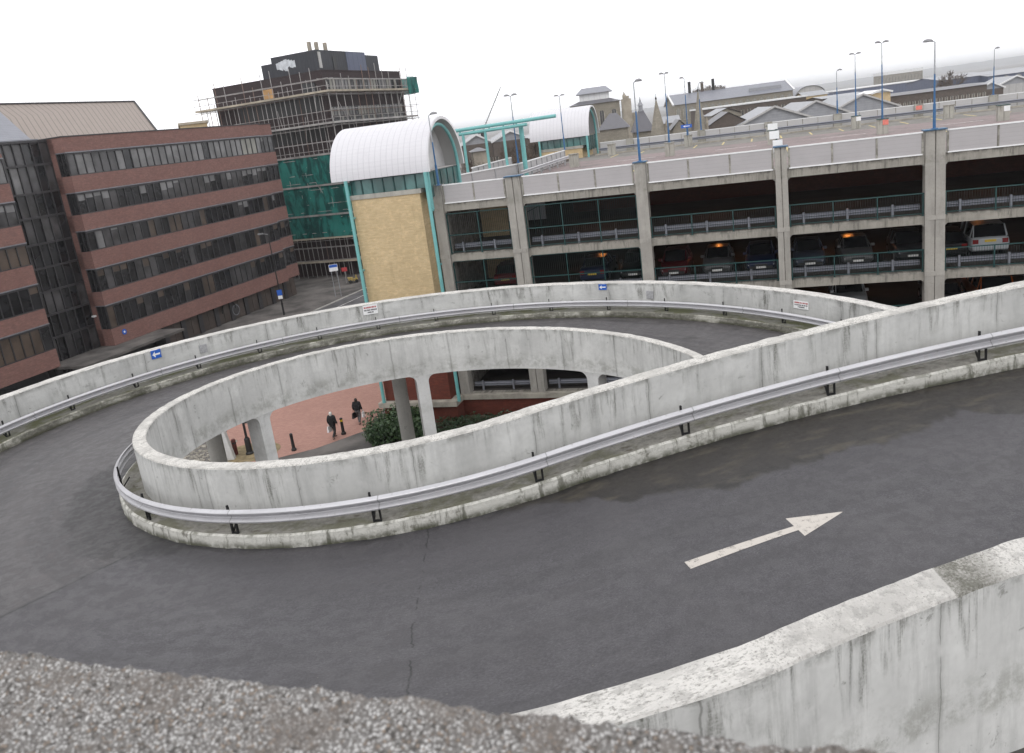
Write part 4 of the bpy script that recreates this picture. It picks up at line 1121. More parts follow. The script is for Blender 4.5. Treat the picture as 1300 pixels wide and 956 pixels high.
# stacked white boards on the column head
wb = facade_root('white_board', 15.3, 0.9, -3.95, 'stacked white notice boards above the roof edge column in the middle', 'notice board')
b = MB(); b.box(-0.05, 0.05, 0, 0.08, 0, 2.4); b.build('pole', M['teal_dark'], wb)
for z0, z1, x in ((0.95, 1.55, 0.05), (1.62, 2.02, -0.1), (2.1, 2.4, -0.16)):
    k = MB(); k.box(x - 0.24, x + 0.24, -0.05, -0.02, z0, z1); k.build('board', M['white'], wb)

# ------------------------------------------------------------------ cars
def carpaint(name, c, rough=0.28):
    t = NT(name); t.set(c, rough, 0.15, 0.35); t.bsdf.inputs['Coat Weight'].default_value = 0.15
    return t.mat
M['tyre'] = plain('tyre_rubber', (0.015, 0.015, 0.015), 0.85, 0, 0.2, 8)
M['rim'] = plain('wheel_rim', (0.35, 0.35, 0.36), 0.35, 0.7, 0.1, 8)
M['cglass'] = glass('car_glass', (0.012, 0.013, 0.015), 0.06, 0.2)
M['hlight'] = plain('headlight_lens', (0.75, 0.76, 0.78), 0.12, 0.5, 0.05, 8)
M['tlight'] = plain('tail_light_lens', (0.20, 0.008, 0.008), 0.2, 0, 0.1, 8)
M['trim'] = plain('black_trim', (0.02, 0.02, 0.02), 0.6, 0, 0.1, 8)
KINDS = {
 # length, width, height, body stations (x, half width, low, high), cabin stations (x, belt z, roof z, half width belt, half width roof)
 'hatch': (3.9, 1.66, [(-1.95, .70, .34, .78), (-1.85, .79, .26, .92), (-1.3, .83, .22, .95), (0.0, .84, .21, .94), (1.0, .82, .22, .90), (1.55, .78, .24, .80), (1.85, .70, .28, .70), (1.95, .60, .34, .60)],
           [(-1.78, .90, .93, .68, .60), (-1.45, .94, 1.38, .74, .58), (-0.5, .94, 1.45, .76, .60), (0.25, .93, 1.41, .76, .58), (1.0, .90, .92, .72, .62)]),
 'saloon': (4.4, 1.72, [(-2.2, .72, .34, .80), (-2.1, .80, .26, .93), (-1.4, .85, .22, .97), (0.0, .86, .21, .95), (1.1, .84, .22, .90), (1.75, .80, .24, .80), (2.1, .72, .28, .68), (2.2, .62, .34, .58)],
            [(-1.55, .95, .97, .70, .62), (-0.95, .96, 1.36, .75, .57), (-0.2, .95, 1.42, .77, .59), (0.35, .94, 1.38, .77, .57), (1.1, .91, .92, .72, .62)]),
 'suv': (4.5, 1.82, [(-2.25, .80, .48, .98), (-2.18, .88, .40, 1.10), (-1.4, .91, .34, 1.12), (0.0, .91, .33, 1.10), (1.2, .90, .34, 1.06), (1.9, .87, .36, .98), (2.15, .80, .40, .88), (2.25, .72, .48, .78)],
         [(-2.12, 1.08, 1.12, .80, .74), (-1.85, 1.10, 1.70, .83, .68), (-0.6, 1.10, 1.78, .84, .70), (0.35, 1.08, 1.73, .84, .68), (1.1, 1.05, 1.08, .78, .70)]),
}
def make_car(kind, paint, P, rz, label, plate_front='w', group='cars parked in the car park'):
    L, Wd, st, cab = KINDS[kind]
    rt = empty('parked_car', tuple(P), rz, label, 'car', group)
    b = MB(); rows = []
    for x, hw, lo, hi in st:
        m_ = lo + (hi - lo) * 0.55
        rows.append([Vector(q) for q in ((x, -hw * .88, lo), (x, -hw * .98, lo + .10), (x, -hw, m_), (x, -hw * .96, hi - .06), (x, -hw * .86, hi), (x, 0, hi + .03), (x, hw * .86, hi), (x, hw * .96, hi - .06), (x, hw, m_), (x, hw * .98, lo + .10), (x, hw * .88, lo), (x, -hw * .88, lo))])
    b.sweep(rows, [s[0] for s in st], [i * .2 for i in range(12)], 0, True)
    b.build('body', paint, rt, True)
    g = MB(); rf = MB()
    for (x0, b0, t0, w0, v0), (x1, b1, t1, w1, v1) in zip(cab[:-1], cab[1:]):
        for sg in (-1, 1):
            f = [(x0, sg * w0, b0), (x1, sg * w1, b1), (x1, sg * v1, t1), (x0, sg * v0, t0)]
            g.face(f if sg < 0 else f[::-1])
        top = [(x0, -v0, t0), (x1, -v1, t1), (x1, v1, t1), (x0, v0, t0)]
        if abs(t1 - t0) > 0.2: g.face(top)
        else:
            mid = [(x0, 0, t0 + .03), (x1, 0, t1 + .03)]
            rf.face([top[0], top[1], mid[1], mid[0]], None, 0, True); rf.face([mid[0], mid[1], top[2], top[3]], None, 0, True)
    # pillars
    for i, (x, bz, tz, wb_, wt) in enumerate(cab):
        if 0 < i < len(cab) - 1:
            for sg in (-1, 1): rf.bar((x, sg * (wb_ + .008), bz), (x, sg * (wt + .008), tz), 0.07, 0.03)
    for a, c in ((cab[0], cab[1]), (cab[-1], cab[-2])):
        for sg in (-1, 1): rf.bar((a[0], sg * (a[4] + .01), a[2]), (c[0], sg * (c[4] + .008), c[2]), 0.05, 0.05)
    g.build('windows', M['cglass'], rt); rf.build('roof', paint, rt)
    wr = 0.31 if kind != 'suv' else 0.37
    for x in (-L * .30, L * .31):
        for sg in (-1, 1):
            t = MB(); y = sg * (Wd / 2 - 0.10)
            t.tube((x, y - 0.10, wr), (x, y + 0.10, wr), wr, wr, 20); wh = t.build('wheel', M['tyre'], rt)
            t = MB(); t.tube((x, y + sg * 0.085, wr), (x, y + sg * 0.108, wr), wr * .62, wr * .58, 16); t.build('rim', M['rim'], wh)
    xf = L / 2; zf = st[-2][3]; zb = st[0][3]
    for sg in (-1, 1):
        t = MB(); y = sg * st[-2][1] * .72
        t.hexa([(xf - .18, y - .19, zf - .17), (xf - .03, y - .17, zf - .16), (xf - .03, y + .17, zf - .16), (xf - .18, y + .19, zf - .17), (xf - .32, y - .19, zf + .012), (xf - .13, y - .16, zf - .02), (xf - .13, y + .16, zf - .02), (xf - .32, y + .19, zf + .012)])
        t.build('headlight', M['hlight'], rt)
        t = MB(); y = sg * st[0][1] * .84; t.box(-L / 2 - .03, -L / 2 + .14, y - .13, y + .13, zb - .18, zb + .04); t.build('tail_light', M['tlight'], rt)
        t = MB(); x, bz, tz, wb_, wt = cab[-1]; t.box(x - .25, x - .08, sg * (wb_ + .04), sg * (wb_ + .22), bz + .04, bz + .18); t.build('door_mirror', paint, rt)
    t = MB(); lo = st[-1][2]; t.box(xf - .12, xf + .03, -st[-1][1], st[-1][1], lo, lo + .14); t.build('front_bumper', M['trim'], rt)
    t = MB(); t.box(xf - .06, xf + .018, -.32, .32, lo + .15, lo + .25); t.build('grille', M['trim'], rt)
    t = MB(); lo2 = st[0][2]; t.box(-xf - .05, -xf + .12, -st[0][1], st[0][1], lo2, lo2 + .20); t.build('rear_bumper', paint, rt)
    t = MB(); t.box(xf + .03, xf + .042, -.26, .26, lo + .02, lo + .13); t.build('number_plate', M['plate_white'], rt)
    t = MB(); t.box(-xf - .045, -xf - .03, -.26, .26, zb - .22 if kind != 'suv' else zb - .10, zb - .11 if kind != 'suv' else zb + .02); t.build('number_plate', M['plate_yellow'], rt)
    return rt
P_red = carpaint('dark_red_paint', (0.10, 0.006, 0.010)); P_silver = carpaint('silver_paint', (0.115, 0.117, 0.12)); P_navy = carpaint('navy_paint', (0.012, 0.018, 0.055))
P_blue = carpaint('silver_blue_paint', (0.06, 0.072, 0.10)); P_black = carpaint('black_car_paint', (0.008, 0.008, 0.010)); P_white = carpaint('white_car_paint', (0.44, 0.46, 0.48)); P_orange = carpaint('orange_paint', (0.36, 0.085, 0.015)); P_dgrey = carpaint('dark_grey_paint', (0.04, 0.04, 0.045))
NOSE, TAILW = FA - PI / 2, FA + PI / 2
L2, L1 = -9.588, -12.388
make_car('hatch', P_red, F(-0.75, 4.5, L2), TAILW, 'dark red car tail out with a yellow plate, leftmost car behind the bars')
make_car('saloon', P_navy, F(4.75, 4.4, L2), TAILW, 'dark blue car showing red tail lights and a yellow plate')
make_car('saloon', P_black, F(7.1, 4.6, L2), NOSE, 'black car nose out, half hidden behind the slim column')
make_car('hatch', P_red, F(9.5, 3.9, L2), NOSE, 'red car nose out behind the green railing, just right of the slim column')
make_car('saloon', P_silver, F(11.9, 4.1, L2), NOSE, 'silver car nose out between the red car and the navy car')
make_car('saloon', P_navy, F(14.25, 4.1, L2), NOSE, 'navy car nose out, just left of the middle column')
make_car('saloon', P_blue, F(16.8, 4.2, L2), NOSE, 'silver blue car nose out, just right of the middle column')
make_car('saloon', P_silver, F(19.2, 4.1, L2), NOSE, 'silver car nose out catching the orange lamp light')
make_car('hatch', P_dgrey, F(21.9, 4.2, L2), NOSE, 'grey car nose out, partly behind the thick column')
make_car('hatch', P_black, F(23.75, 4.4, L2), TAILW, 'black car in the shadow left of the white off-roader')
make_car('suv', P_white, F(25.45, 4.4, L2), TAILW, 'white off-roader tail out with a yellow plate, at the right edge')
make_car('suv', P_orange, F(25.9, 4.6, L1), TAILW, 'orange car whose roof shows on the level below the white off-roader')
make_car('suv', P_white, F(18.9, 4.8, L1), NOSE, 'white car just showing above the end of the outer parapet')
make_car('hatch', P_black, F(23.6, 4.6, L1), TAILW, 'black car on the lower level beside the orange car')

# sodium lamps under the ceilings (their glow shows on cars and brick)
for z, ss in ((-3.95, (4.5, 11.8, 18.7, 26.2)), (-6.79, (4.6, 11.8, 19.1, 25.9)), (-9.59, (18.8, 25.8))):
    for s in ss:
        rt = facade_root('ceiling_lamp', s, 7.0, z - 0.55, 'orange sodium lamp under a car park ceiling', 'lamp', 'sodium lamps under the car park ceilings')
        b = MB(); b.box(-0.3, 0.3, -0.1, 0.1, 0.03, 0.12); b.build('housing', M['lamp_head'], rt)
        b = MB(); b.box(-0.26, 0.26, -0.08, 0.08, 0.0, 0.028); b.build('bulb', M['orange_glow'], rt)
        l = bpy.data.lights.new('sodium_light', 'POINT'); l.energy = 16; l.color = (1.0, 0.33, 0.07); l.shadow_soft_size = 0.15
        lo_ = bpy.data.objects.new('sodium_light', l); col.objects.link(lo_); lo_.parent = rt; lo_.location = (0, 0, -0.12)
# ------------------------------------------------------------------ helpers for distant places: a sight line met with a depth or a level
_f, _p, _r = 1026.048, R(14.7933), R(7.4304)
def _ray(u, v):
    cp_, sp_, c, s = math.cos(_p), math.sin(_p), math.cos(_r), math.sin(_r)
    right = Vector((1, 0, 0)); down = Vector((0, -sp_, -cp_)); fwd = Vector((0, cp_, -sp_))
    return (right * c + down * s) * ((u - 650) / _f) + (right * -s + down * c) * ((v - 433) / _f) + fwd
def at(u, v, Y):
    q = _ray(u, v); return q * (Y / q.y)
def atz(u, v, z):
    q = _ray(u, v); return q * (z / q.z)

# ------------------------------------------------------------------ ground
def sheet(name, pts, z, mat, label, kind='structure', uvs=1.0):
    b = MB(); b.face([(p[0], p[1], z) for p in pts], [(p[0] * uvs, p[1] * uvs) for p in pts])
    return tag(b.build(name, mat), label, name.replace('_', ' '), None, kind)
sheet('ground', [(-3000, -60), (3000, -60), (8500, 8000), (-8500, 8000)], GZ, M['ground'], 'open town ground reaching to the horizon')
sheet('paving', [(-22, 62), (-18.3, 46.2), (-17.6, 43.0), (-14.4, 44.1), (-12.3, 44.85), (-9.8, 46.7), (-9.0, 47.4), (-9.0, 62), (-20, 70)], GZ + 0.008, M['pavers'], 'red clay block paving where two people walk')
sheet('path', [(-24, 34), (-7.5, 38), (-8.6, 43.5), (-9.8, 46.7), (-12.3, 44.85), (-14.4, 44.1), (-17.8, 41.5)], GZ + 0.004, M['footway'], 'grey path under the ramp')
k0 = atz(414, 389, GZ); k1 = atz(459, 369, GZ); dk_ = (k1 - k0).normalized(); nk = Vector((dk_.y, -dk_.x, 0))
a0 = k0 - dk_ * 40; a1 = k1 + dk_ * 60
sheet('street', [a0, a0 + nk * 7.5, a1 + nk * 7.5, a1], GZ + 0.012, M['street'], 'side street between the brick offices and the car park')
sheet('pavement', [a0 - nk * 30, a0 - nk * 0.15, a1 - nk * 0.15, a1 - nk * 30], GZ + 0.006, M['footway'], 'grey pavement in front of the brick offices')
b = MB(); c_ = [a0 - nk * .15, a0, a1, a1 - nk * .15]; b.hexa([(p.x, p.y, GZ) for p in c_] + [(p.x, p.y, GZ + .12) for p in c_])
tag(b.build('kerbstone', M['kerbstone']), 'pale kerb along the side street', 'kerb', None, 'structure')
b = MB()
for o_ in (1.9, 5.4):
    c_ = [a0 + nk * o_, a0 + nk * (o_ + .12), a1 + nk * (o_ + .12), a1 + nk * o_]; b.face([(p.x, p.y, GZ + .016) for p in c_])
tag(b.build('street_line', M['line_white']), 'pale edge lines along the side street', 'road marking', None, 'structure')
c_ = atz(316, 575, GZ)
sheet('sandy_patch', [(c_.x + 1.9 * math.cos(i * PI / 12), c_.y + 1.6 * math.sin(i * PI / 12)) for i in range(24)], GZ + 0.014, M['sand'], 'round sandy patch of setts at the foot of the black lamp post')
c_ = atz(258, 578, GZ)
b = MB(); rr = random.Random(9)
for i in range(260):
    x = c_.x + rr.uniform(-2.2, 1.4); y = c_.y + rr.uniform(-1.6, 1.8); w_ = rr.uniform(.06, .14); b.box(x, x + w_ * 1.6, y, y + w_, GZ, GZ + .05)
tag(b.build('pale_stones', M['stone_cop']), 'scatter of pale stones under the left end of the ramp', 'stones', None, 'stuff')
bed = [F(-4.9, -5.5), F(16, -5.0), F(16, -0.3), F(-3.8, -0.3), F(-8.6, -2.0), Vector((-9.5, 46.2, 0)), Vector((-8.6, 43.4, 0)), Vector((-6.6, 41.0, 0))]
sheet('planting_bed', bed, GZ + 0.02, M['soil'], 'bare planting bed at the foot of the car park')

# ------------------------------------------------------------------ the brick offices
B1 = empty('office_building', (-35.9, 72.3, GZ), R(69), 'red brick office building with dark ribbon windows and a brown metal roof', 'office building')
def p1(mb, name, mats, parent=None, weld=False):
    o = mb.build(name, mats, parent or B1, weld)
    if not parent: o.location = (0, 0, -GZ)
    return o
ROWS = [(2.57, 0.59), (-0.84, -2.75), (-4.18, -6.0), (-7.57, -9.66), (-10.96, -13.14)]
ROOF, SOF = 3.87, -14.68
PANES = ['pane_dark', 'pane_mid', 'pane_blind_reflect', 'pane_light', 'pane_brown']
def pick(row, rr):
    x = rr.random()
    if row == 0: return 2 if x < .55 else (1 if x < .72 else (3 if x < .90 else 0))
    if row == 1: return 0 if x < .42 else (1 if x < .86 else (3 if x < .93 else 2))
    if row == 2: return 0 if x < .50 else (1 if x < .75 else (4 if x < .93 else 2))
    return 0 if x < .60 else (4 if x < .80 else 1)
def wing(x0, x1, y0, y1, rows, top, end_window, seed, name='brick_wall', end_hi=False):
    rr = random.Random(seed)
    b = MB(); zs = [top] + [z for r in rows for z in r] + [SOF]
    if top is None: zs = zs[2:] if False else [rows[0][0] + 0.35] + zs[1:]
    for i in range(0, len(zs), 2):
        b.box(x0, x1, y0, y1, zs[i + 1], zs[i])
    if end_window: b.box(x0, x0 + 0.5, y0 + 1.12, y1 - 0.01, SOF + .01, zs[0] - .02)
    if end_hi: b.box(x1 - 0.5, x1, y0 + 0.9, y1 - .01, SOF + .01, zs[0] - .02)
    p1(b, name, M['brick_red'])
    for ri, (zt, zb) in enumerate(rows):
        f = MB(); n = max(2, int(round((x1 - x0) / 0.92))); dx = (x1 - x0 - 0.1) / n
        f.box(x0 + 0.16, x1 - 0.05, y0 + 0.16, y1 - 0.1, zb - 0.01, zt + 0.01)           # dark reveal behind the panes
        for i in range(n + 1):
            x = x0 + 0.05 + i * dx; f.box(x - 0.045, x + 0.045, y0 + 0.02, y0 + 0.14, zb, zt)
        f.box(x0, x1, y0 + 0.03, y0 + 0.13, zb, zb + 0.09)
        for k in range(3):
            if end_window: f.box(x0 + .02, x0 + .14, y0 + .02 + k * .52, y0 + .09 + k * .52, zb, zt)
        w_ = p1(f, 'window_band', M['frame_dark'])
        g = MB(); last = 0
        for i in range(n):
            xa = x0 + 0.05 + i * dx + 0.046; xb = xa + dx - 0.092
            m = last if rr.random() < .35 else pick(ri, rr); last = m
            g.face([(xa, y0 + .10, zb + .09), (xb, y0 + .10, zb + .09), (xb, y0 + .10, zt), (xa, y0 + .10, zt)], None, m)
            if m in (0, 1) and rr.random() < .3:      # half drawn blind
                h = (zt - zb) * rr.uniform(.2, .5); g.face([(xa, y0 + .096, zt - h), (xb, y0 + .096, zt - h), (xb, y0 + .096, zt), (xa, y0 + .096, zt)], None, 2 if ri < 3 else 4)
        if end_window: g.face([(x0 + .1, y0 + 1.10, zb), (x0 + .1, y0 + .05, zb), (x0 + .1, y0 + .05, zt), (x0 + .1, y0 + 1.10, zt)], None, 0)
        g.build('panes', [M[k] for k in PANES], w_)
        q = MB(); q.box(x0, x1, y0 + 0.01, y0 + 0.14, zt - 0.20, zt - 0.052); q.build('head_rail', M['frame_dark'], w_)
        h = MB(); h.box(x0 - 0.03, x1 + 0.02, y0 - 0.05, y0 + 0.05, zt - 0.05, zt + 0.045)
        if end_window: h.box(x0 - .05, x0 + .05, y0 + .051, y0 + 1.12, zt - .05, zt + .045)
        h.build('head_flashing', M['sill_grey'], w_)
wing(0, 27.6, 0, 13, ROWS, ROOF, True, 11)
wing(27.602, 31.4, 1.0, 13, ROWS, ROOF - .01, False, 12)
wing(-30, -6, 0, 13, ROWS, None, False, 13, 'brick_wall', True)
b = MB(); b.box(-0.04, 27.7, -0.05, 13.05, ROOF + .002, ROOF + .10); b.box(27.702, 31.5, 0.95, 13.05, ROOF - .008, ROOF + .09); p1(b, 'roof_edge', M['frame_dark'])
# link between the two wings: dark curtain wall
b = MB(); b.box(-6, 0, 1.85, 12, GZ, 3.9)
for i in range(8): b.box(-6 + i * .857 - .05, -6 + i * .857 + .05, 1.70, 1.85, GZ, 3.9)
for z in (3.82, 1.9, -0.4, -2.4, -4.6, -6.6, -8.6, -10.6, -12.6): b.box(-6, 0, 1.68, 1.851, z - .12, z + .06)
cw = p1(b, 'curtain_wall', M['frame_dark'])
g = MB(); rr = random.Random(5); zz = [3.76, 1.96, -0.34, -2.34, -4.54, -6.54, -8.54, -10.54, -12.54, GZ]
for zt, zb in zip(zz[:-1], zz[1:]):
    for i in range(7):
        g.face([(-6 + i * .857 + .05, 1.82, zb), (-6 + (i + 1) * .857 - .05, 1.82, zb), (-6 + (i + 1) * .857 - .05, 1.82, zt - .18), (-6 + i * .857 + .05, 1.82, zt - .18)], None, (2 if rr.random() < .7 else 1) if zt > 0 and i < 4 else (1 if rr.random() < .25 else 0))  # upper panes take grey as a reflection painted into their colour
o = g.build('panes', [M[k] for k in PANES], cw)
# brown standing-seam roof and the slate piece in front of its left end
def roof_slab(name, e0, e1, r0, r1, mat, th=0.15):
    b = MB(); L = (Vector(e1) - Vector(e0)).length; Hs = (Vector(r0) - Vector(e0)).length
    b.face([e0, e1, r1, r0], [(0, 0), (L, 0), (L, Hs), (0, Hs)])
    dn = Vector((0, 0.1, -th))
    q = [Vector(p) + dn for p in (e0, e1, r1, r0)]
    b.face(q[::-1]); b.face([e0, q[0], q[1], e1]); b.face([e1, q[1], q[2], r1]); b.face([r1, q[2], q[3], r0]); b.face([r0, q[3], q[0], e0])
    return p1(b, name, mat)
roof_slab('metal_roof', (-26, 5.0, 4.0), (17.0, 5.0, 4.0), (-26, 9.6, 7.75), (19.6, 9.6, 7.75), M['seam'])
b = MB(); b.face([(17.0, 5.0, 3.9), (19.6, 9.6, 3.9), (19.6, 9.6, 7.7), (17.0, 5.0, 4.0)]); b.box(-26, 19.5, 9.62, 13, 3.8, 7.6); p1(b, 'roof_end', M['seam'])
b = MB(); b.bar((-26, 9.6, 7.80), (19.6, 9.6, 7.80), 0.22, 0.12); b.bar((17.0, 4.98, 4.05), (19.6, 9.6, 7.8), .18, .12); p1(b, 'ridge_trim', M['frame_dark'])
roof_slab('slate_roof', (-28, 2.3, 3.95), (-0.9, 2.3, 3.95), (-28, 6.9, 6.9), (0.6, 6.9, 6.9), M['slate'])
b = MB(); b.box(-28, -0.6, 1.9, 2.4, 3.86, 4.0); p1(b, 'gutter', M['sill_grey'])
# ground storey behind the brick: pillars, brown panels, round window with an arch over it
b = MB(); b.box(0.6, 31.2, 1.8, 12, GZ, SOF - .002)
for i in range(9): b.box(6.4 + i * 2.55, 7.0 + i * 2.55, 0.35, 1.8, GZ, SOF - .003)
gs = p1(b, 'ground_storey', M['frame_dark'])
b = MB()
for i in range(9):
    x = 7.0 + i * 2.55
    b.box(x + .01, x + .95, .50, 1.79, GZ + .05, SOF - .04); b.box(x + 1.0, x + 1.94, .50, 1.79, GZ + .05, SOF - .04)
b.build('infill_panels', M['brown_panel'], gs)
b = MB(); n = 28
for i in range(n):
    a, c = 2 * PI * i / n, 2 * PI * (i + 1) / n
    for ra, rb, m in ((0.50, 0.62, 0), (0.0, 0.50, 1)):
        q = [(17.4 + r * math.cos(t), 0.30 if m else 0.27, -15.75 + r * math.sin(t)) for r, t in ((ra, a), (rb, a), (rb, c), (ra, c))]
        b.face(q if ra else q[1:] , None, m)
for i in range(n // 2):
    a, c = PI * i / (n / 2), PI * (i + 1) / (n / 2)
    b.bar((16.3 + 1.15 * math.cos(a), .28, -15.6 + 1.15 * math.sin(a) * .95), (16.3 + 1.15 * math.cos(c), .28, -15.6 + 1.15 * math.sin(c) * .95), .10, .12, 2)
p1(b, 'round_window', [M['sill_grey'], M['pane_mid'], M['bracket']])
b = MB(); b.box(-6.2, 5.6, -3.0, 1.69, -14.92, -14.70); p1(b, 'entrance_slab', M['footway'])
b = MB(); b.lathe([(0, 0), (.26, 0), (.26, .03), (0, .03)], (0, 0, 0), 20); o = p1(b, 'round_sign', M['sign_blue']); o.location = (1.35, -0.03, -13.75 - GZ); o.rotation_euler = (PI / 2, 0, 0)
k = MB(); k.lathe([(0, 0.031), (.10, 0.031), (.10, .04), (0, .04)], (0, 0, 0), 14); k.build('white_mark', M['white'], o)
b = MB(); b.box(-0.28, 0.0, 1.3, 1.6, -11.9, -11.75); p1(b, 'wall_lamp', M['white'])

# ------------------------------------------------------------------ the tower being refurbished
T = empty('tower_block', (-19.9, 110.2, GZ), R(66), 'dark brick tower block with black rooftop plant, wrapped in scaffolding', 'tower block')
def pt(mb, name, mats, parent=None):
    o = mb.build(name, mats, parent or T)
    if not parent: o.location = (0, 0, -GZ)
    return o
b = MB(); b.box(0, 20.4, 0, 18, GZ, 9.9); pt(b, 'brick_wall', M['brick_dark'])
b = MB(); b.box(-.05, 20.45, -.05, 18.05, 9.902, 10.02); pt(b, 'roof_edge', M['brick_dark'])
b = MB(); b.box(1.0, 12.9, 1.0, 8.2, 10.022, 12.65); b.box(12.902, 16.4, 1.0, 8.0, 10.022, 12.3); b.box(1.3, 12.5, 8.202, 10.2, 10.022, 11.95)
pl_ = pt(b, 'roof_plant', M['plant_clad'])
b = MB(); b.box(1.35, 1.95, .93, .995, 10.4, 12.4); b.build('pale_strip', M['sheet_pale'], pl_)
b = MB(); b.box(4.6, 5.4, .94, .996, 10.2, 11.9); b.build('plant_opening', M['black'], pl_)
b = MB(); b.box(8.0, 12.88, .95, .997, 10.1, 12.6); b.build('pale_cladding', M['sheet_blue'], pl_)
b = MB()
rr = random.Random(4)
for i in range(7):
    y = 4.4 + i * .42; z = 12.0 - abs(i - 3) * .1; b.face([(0.96, y, z - .5 - rr.random() * 1.0), (0.90, y + .5, z - .6 - rr.random() * .8), (0.93, y + .55, z + .1), (0.95, y, z + .15)])
b.build('torn_sheet', M['poly'], pl_)
for x, y in ((1.6, 2.2), (2.9, 2.0), (4.9, 2.0)):
    b = MB(); b.box(x - .2, x + .2, y - .2, y + .2, 12.652, 13.8); b.build('stack', M['stone'], pl_)
for zi, (zb, zt) in enumerate(((7.55, 8.95), (3.1, 5.3), (-0.8, 1.3), (-4.8, -2.6), (-8.8, -6.6), (-12.6, -10.6))):
    rr = random.Random(zi)
    f = MB()
    for i in range(27):
        x = 0.6 + i * .73; f.box(x - .06, x + .06, -.06, 0.0, zb, zt)
    f.box(.5, 19.8, -.07, 0, zb - .08, zb); f.box(.5, 19.8, -.07, 0, zt, zt + .08)
    wb_ = pt(f, 'window_band', M['frame_dark'])
    g = MB()
    for i in range(26):
        x = .66 + i * .73; m = (3 if rr.random() < .45 else (2 if rr.random() < .6 else 0)) if zi < 2 else (0 if rr.random() < .7 else 1)
        zm = (zb + zt) / 2 if zi == 1 else zb
        g.face([(x, -.02, zm), (x + .61, -.02, zm), (x + .61, -.02, zt), (x, -.02, zt)], None, m)
        if zi == 1:
            m = 3 if rr.random() < .35 else 0; g.face([(x, -.02, zb), (x + .61, -.02, zb), (x + .61, -.02, zm - .1), (x, -.02, zm - .1)], None, m)
    g.build('panes', [M[k] for k in PANES], wb_)
for zb, zt in ((5.0, 7.0), (1.3, 3.4), (-2.6, -0.6)):
    f = MB(); f.box(-.05, 0, 0.8, 14, zb, zt); wb_ = pt(f, 'recess_shade', M['black'])  # flat black panels standing in for the shade inside recesses
b = MB(); b.box(-.12, 0, 8.0, 9.6, 7.5, 8.7); pt(b, 'plywood_sheet', M['ply'])
b = MB(); b.box(-.10, 0, 1.2, 3.2, 7.4, 8.6); pt(b, 'broken_window', M['pane_dark'])

SC = empty('scaffolding', (-19.9, 110.2, GZ), R(66), 'tube scaffolding with board platforms and green debris netting round the dark tower', 'scaffolding')
rr = random.Random(21)
std = None
def pole(P0, P1, name, r=.042, mat=None):
    b = MB(); b.tube((0, 0, 0), tuple(Vector(P1) - Vector(P0)), r, r, 6); o = b.build(name, mat or M['scaf'], SC); o.location = (P0[0], P0[1], P0[2] - GZ); return o
nst = 0
for face in (0, 1):
    n = 14 if face == 0 else 13
    for row, d in enumerate((-.45, -1.55)):
        for i in range(n):
            s = -1.55 + i * 1.76 if face == 0 else 0.7 + i * 1.56
            zt = 9.0 + rr.uniform(-.9, 1.9) if row else 8.4 + rr.uniform(-1, .6)
            P0 = (s, d, GZ) if face == 0 else (d, s, GZ)
            pole(P0, (P0[0], P0[1], zt), 'standard', .045, M['scaf_rust'] if rr.random() < .3 else M['scaf'])
for face in (0, 1):
    for k in range(13):
        z = -14.6 + k * 1.95
        for row, d in enumerate((-.45, -1.6)):
            a, c = (-1.9, 21.9) if face == 0 else (-1.9, 20.0)
            j = rr.uniform(-.1, .1)
            P0, P1 = ((a, d, z + j), (c + rr.uniform(0, .8), d, z + j)) if face == 0 else ((d, a, z + j), (d, c + rr.uniform(0, .8), z + j))
            pole(P0, P1, 'ledger', .04, M['scaf_rust'] if rr.random() < .2 else M['scaf'])
            if k % 2 == 1 and row: 
                P0 = (P0[0], P0[1], P0[2] + .95); P1 = (P1[0], P1[1], P1[2] + .95); pole(P0, P1, 'guard_rail', .036)
for i in range(10):
    s = rr.uniform(0, 16); z = rr.choice([-14, -6, 1.0, 3.0, 5.0]); dz = rr.uniform(2, 3.6)
    if i % 2: pole((s, -1.62, z), (s + rr.uniform(-2, 2), -1.62, z + dz), 'brace', .036)
    else: pole((-1.62, s, z), (-1.62, s + rr.uniform(-2, 2), z + dz), 'brace', .036)
for k, (z, full) in enumerate(((7.1, 1), (3.2, 0), (-0.6, 0), (-4.5, 0), (-8.4, 0), (-11.5, 0), (-14.7, 0))):
    b = MB(); ov = 1.3 if full else .2
    b.box(-1.75, 20.6 + ov, -1.75, -.3, z, z + .07); b.box(-1.75, -.3, -.298, 18.4 + ov * 1.4, z, z + .07)
    b.box(-1.80, 20.6 + ov, -1.79, -1.752, z, z + .24); b.box(-1.79, -1.752, -1.75, 18.4 + ov * 1.4, z, z + .24)
    o = b.build('board_platform', M['boards'] if full or k > 4 else M['scaf'], SC); o.location = (0, 0, -GZ)
def net(P, name='debris_netting'):
    """P: four corners (x,y,z); gently billowing sheet"""
    b = MB(); n, m = 48, 24
    A, B_, C_, D = [Vector(p) for p in P]; nrm = (B_ - A).cross(D - A).normalized()
    def g(i, j):
        u, v = i / n, j / m
        q = A.lerp(B_, u).lerp(D.lerp(C_, u), v)
        return q + nrm * (.16 * mn.noise(q * .9) + .05 * mn.noise(q * 2.4) - .02) + Vector((0, 0, .14 * mn.noise(q * .9 + Vector((9, 0, 0))) if j in (0,) else 0))
    for i in range(n):
        for j in range(m):
            b.face([g(i, j), g(i + 1, j), g(i + 1, j + 1), g(i, j + 1)], None, 0, True)
    o = b.build(name, M['net'], SC, True); o.location = (0, 0, -GZ); return o
net([(-1.66, -1.66, -11.4), (12.0, -1.66, -11.4), (12.0, -1.66, -0.6), (-1.66, -1.66, -0.6)])
net([(-1.67, 18.6, -11.6), (-1.67, -1.66, -11.4), (-1.67, -1.66, -0.6), (-1.67, 18.6, -0.4)])
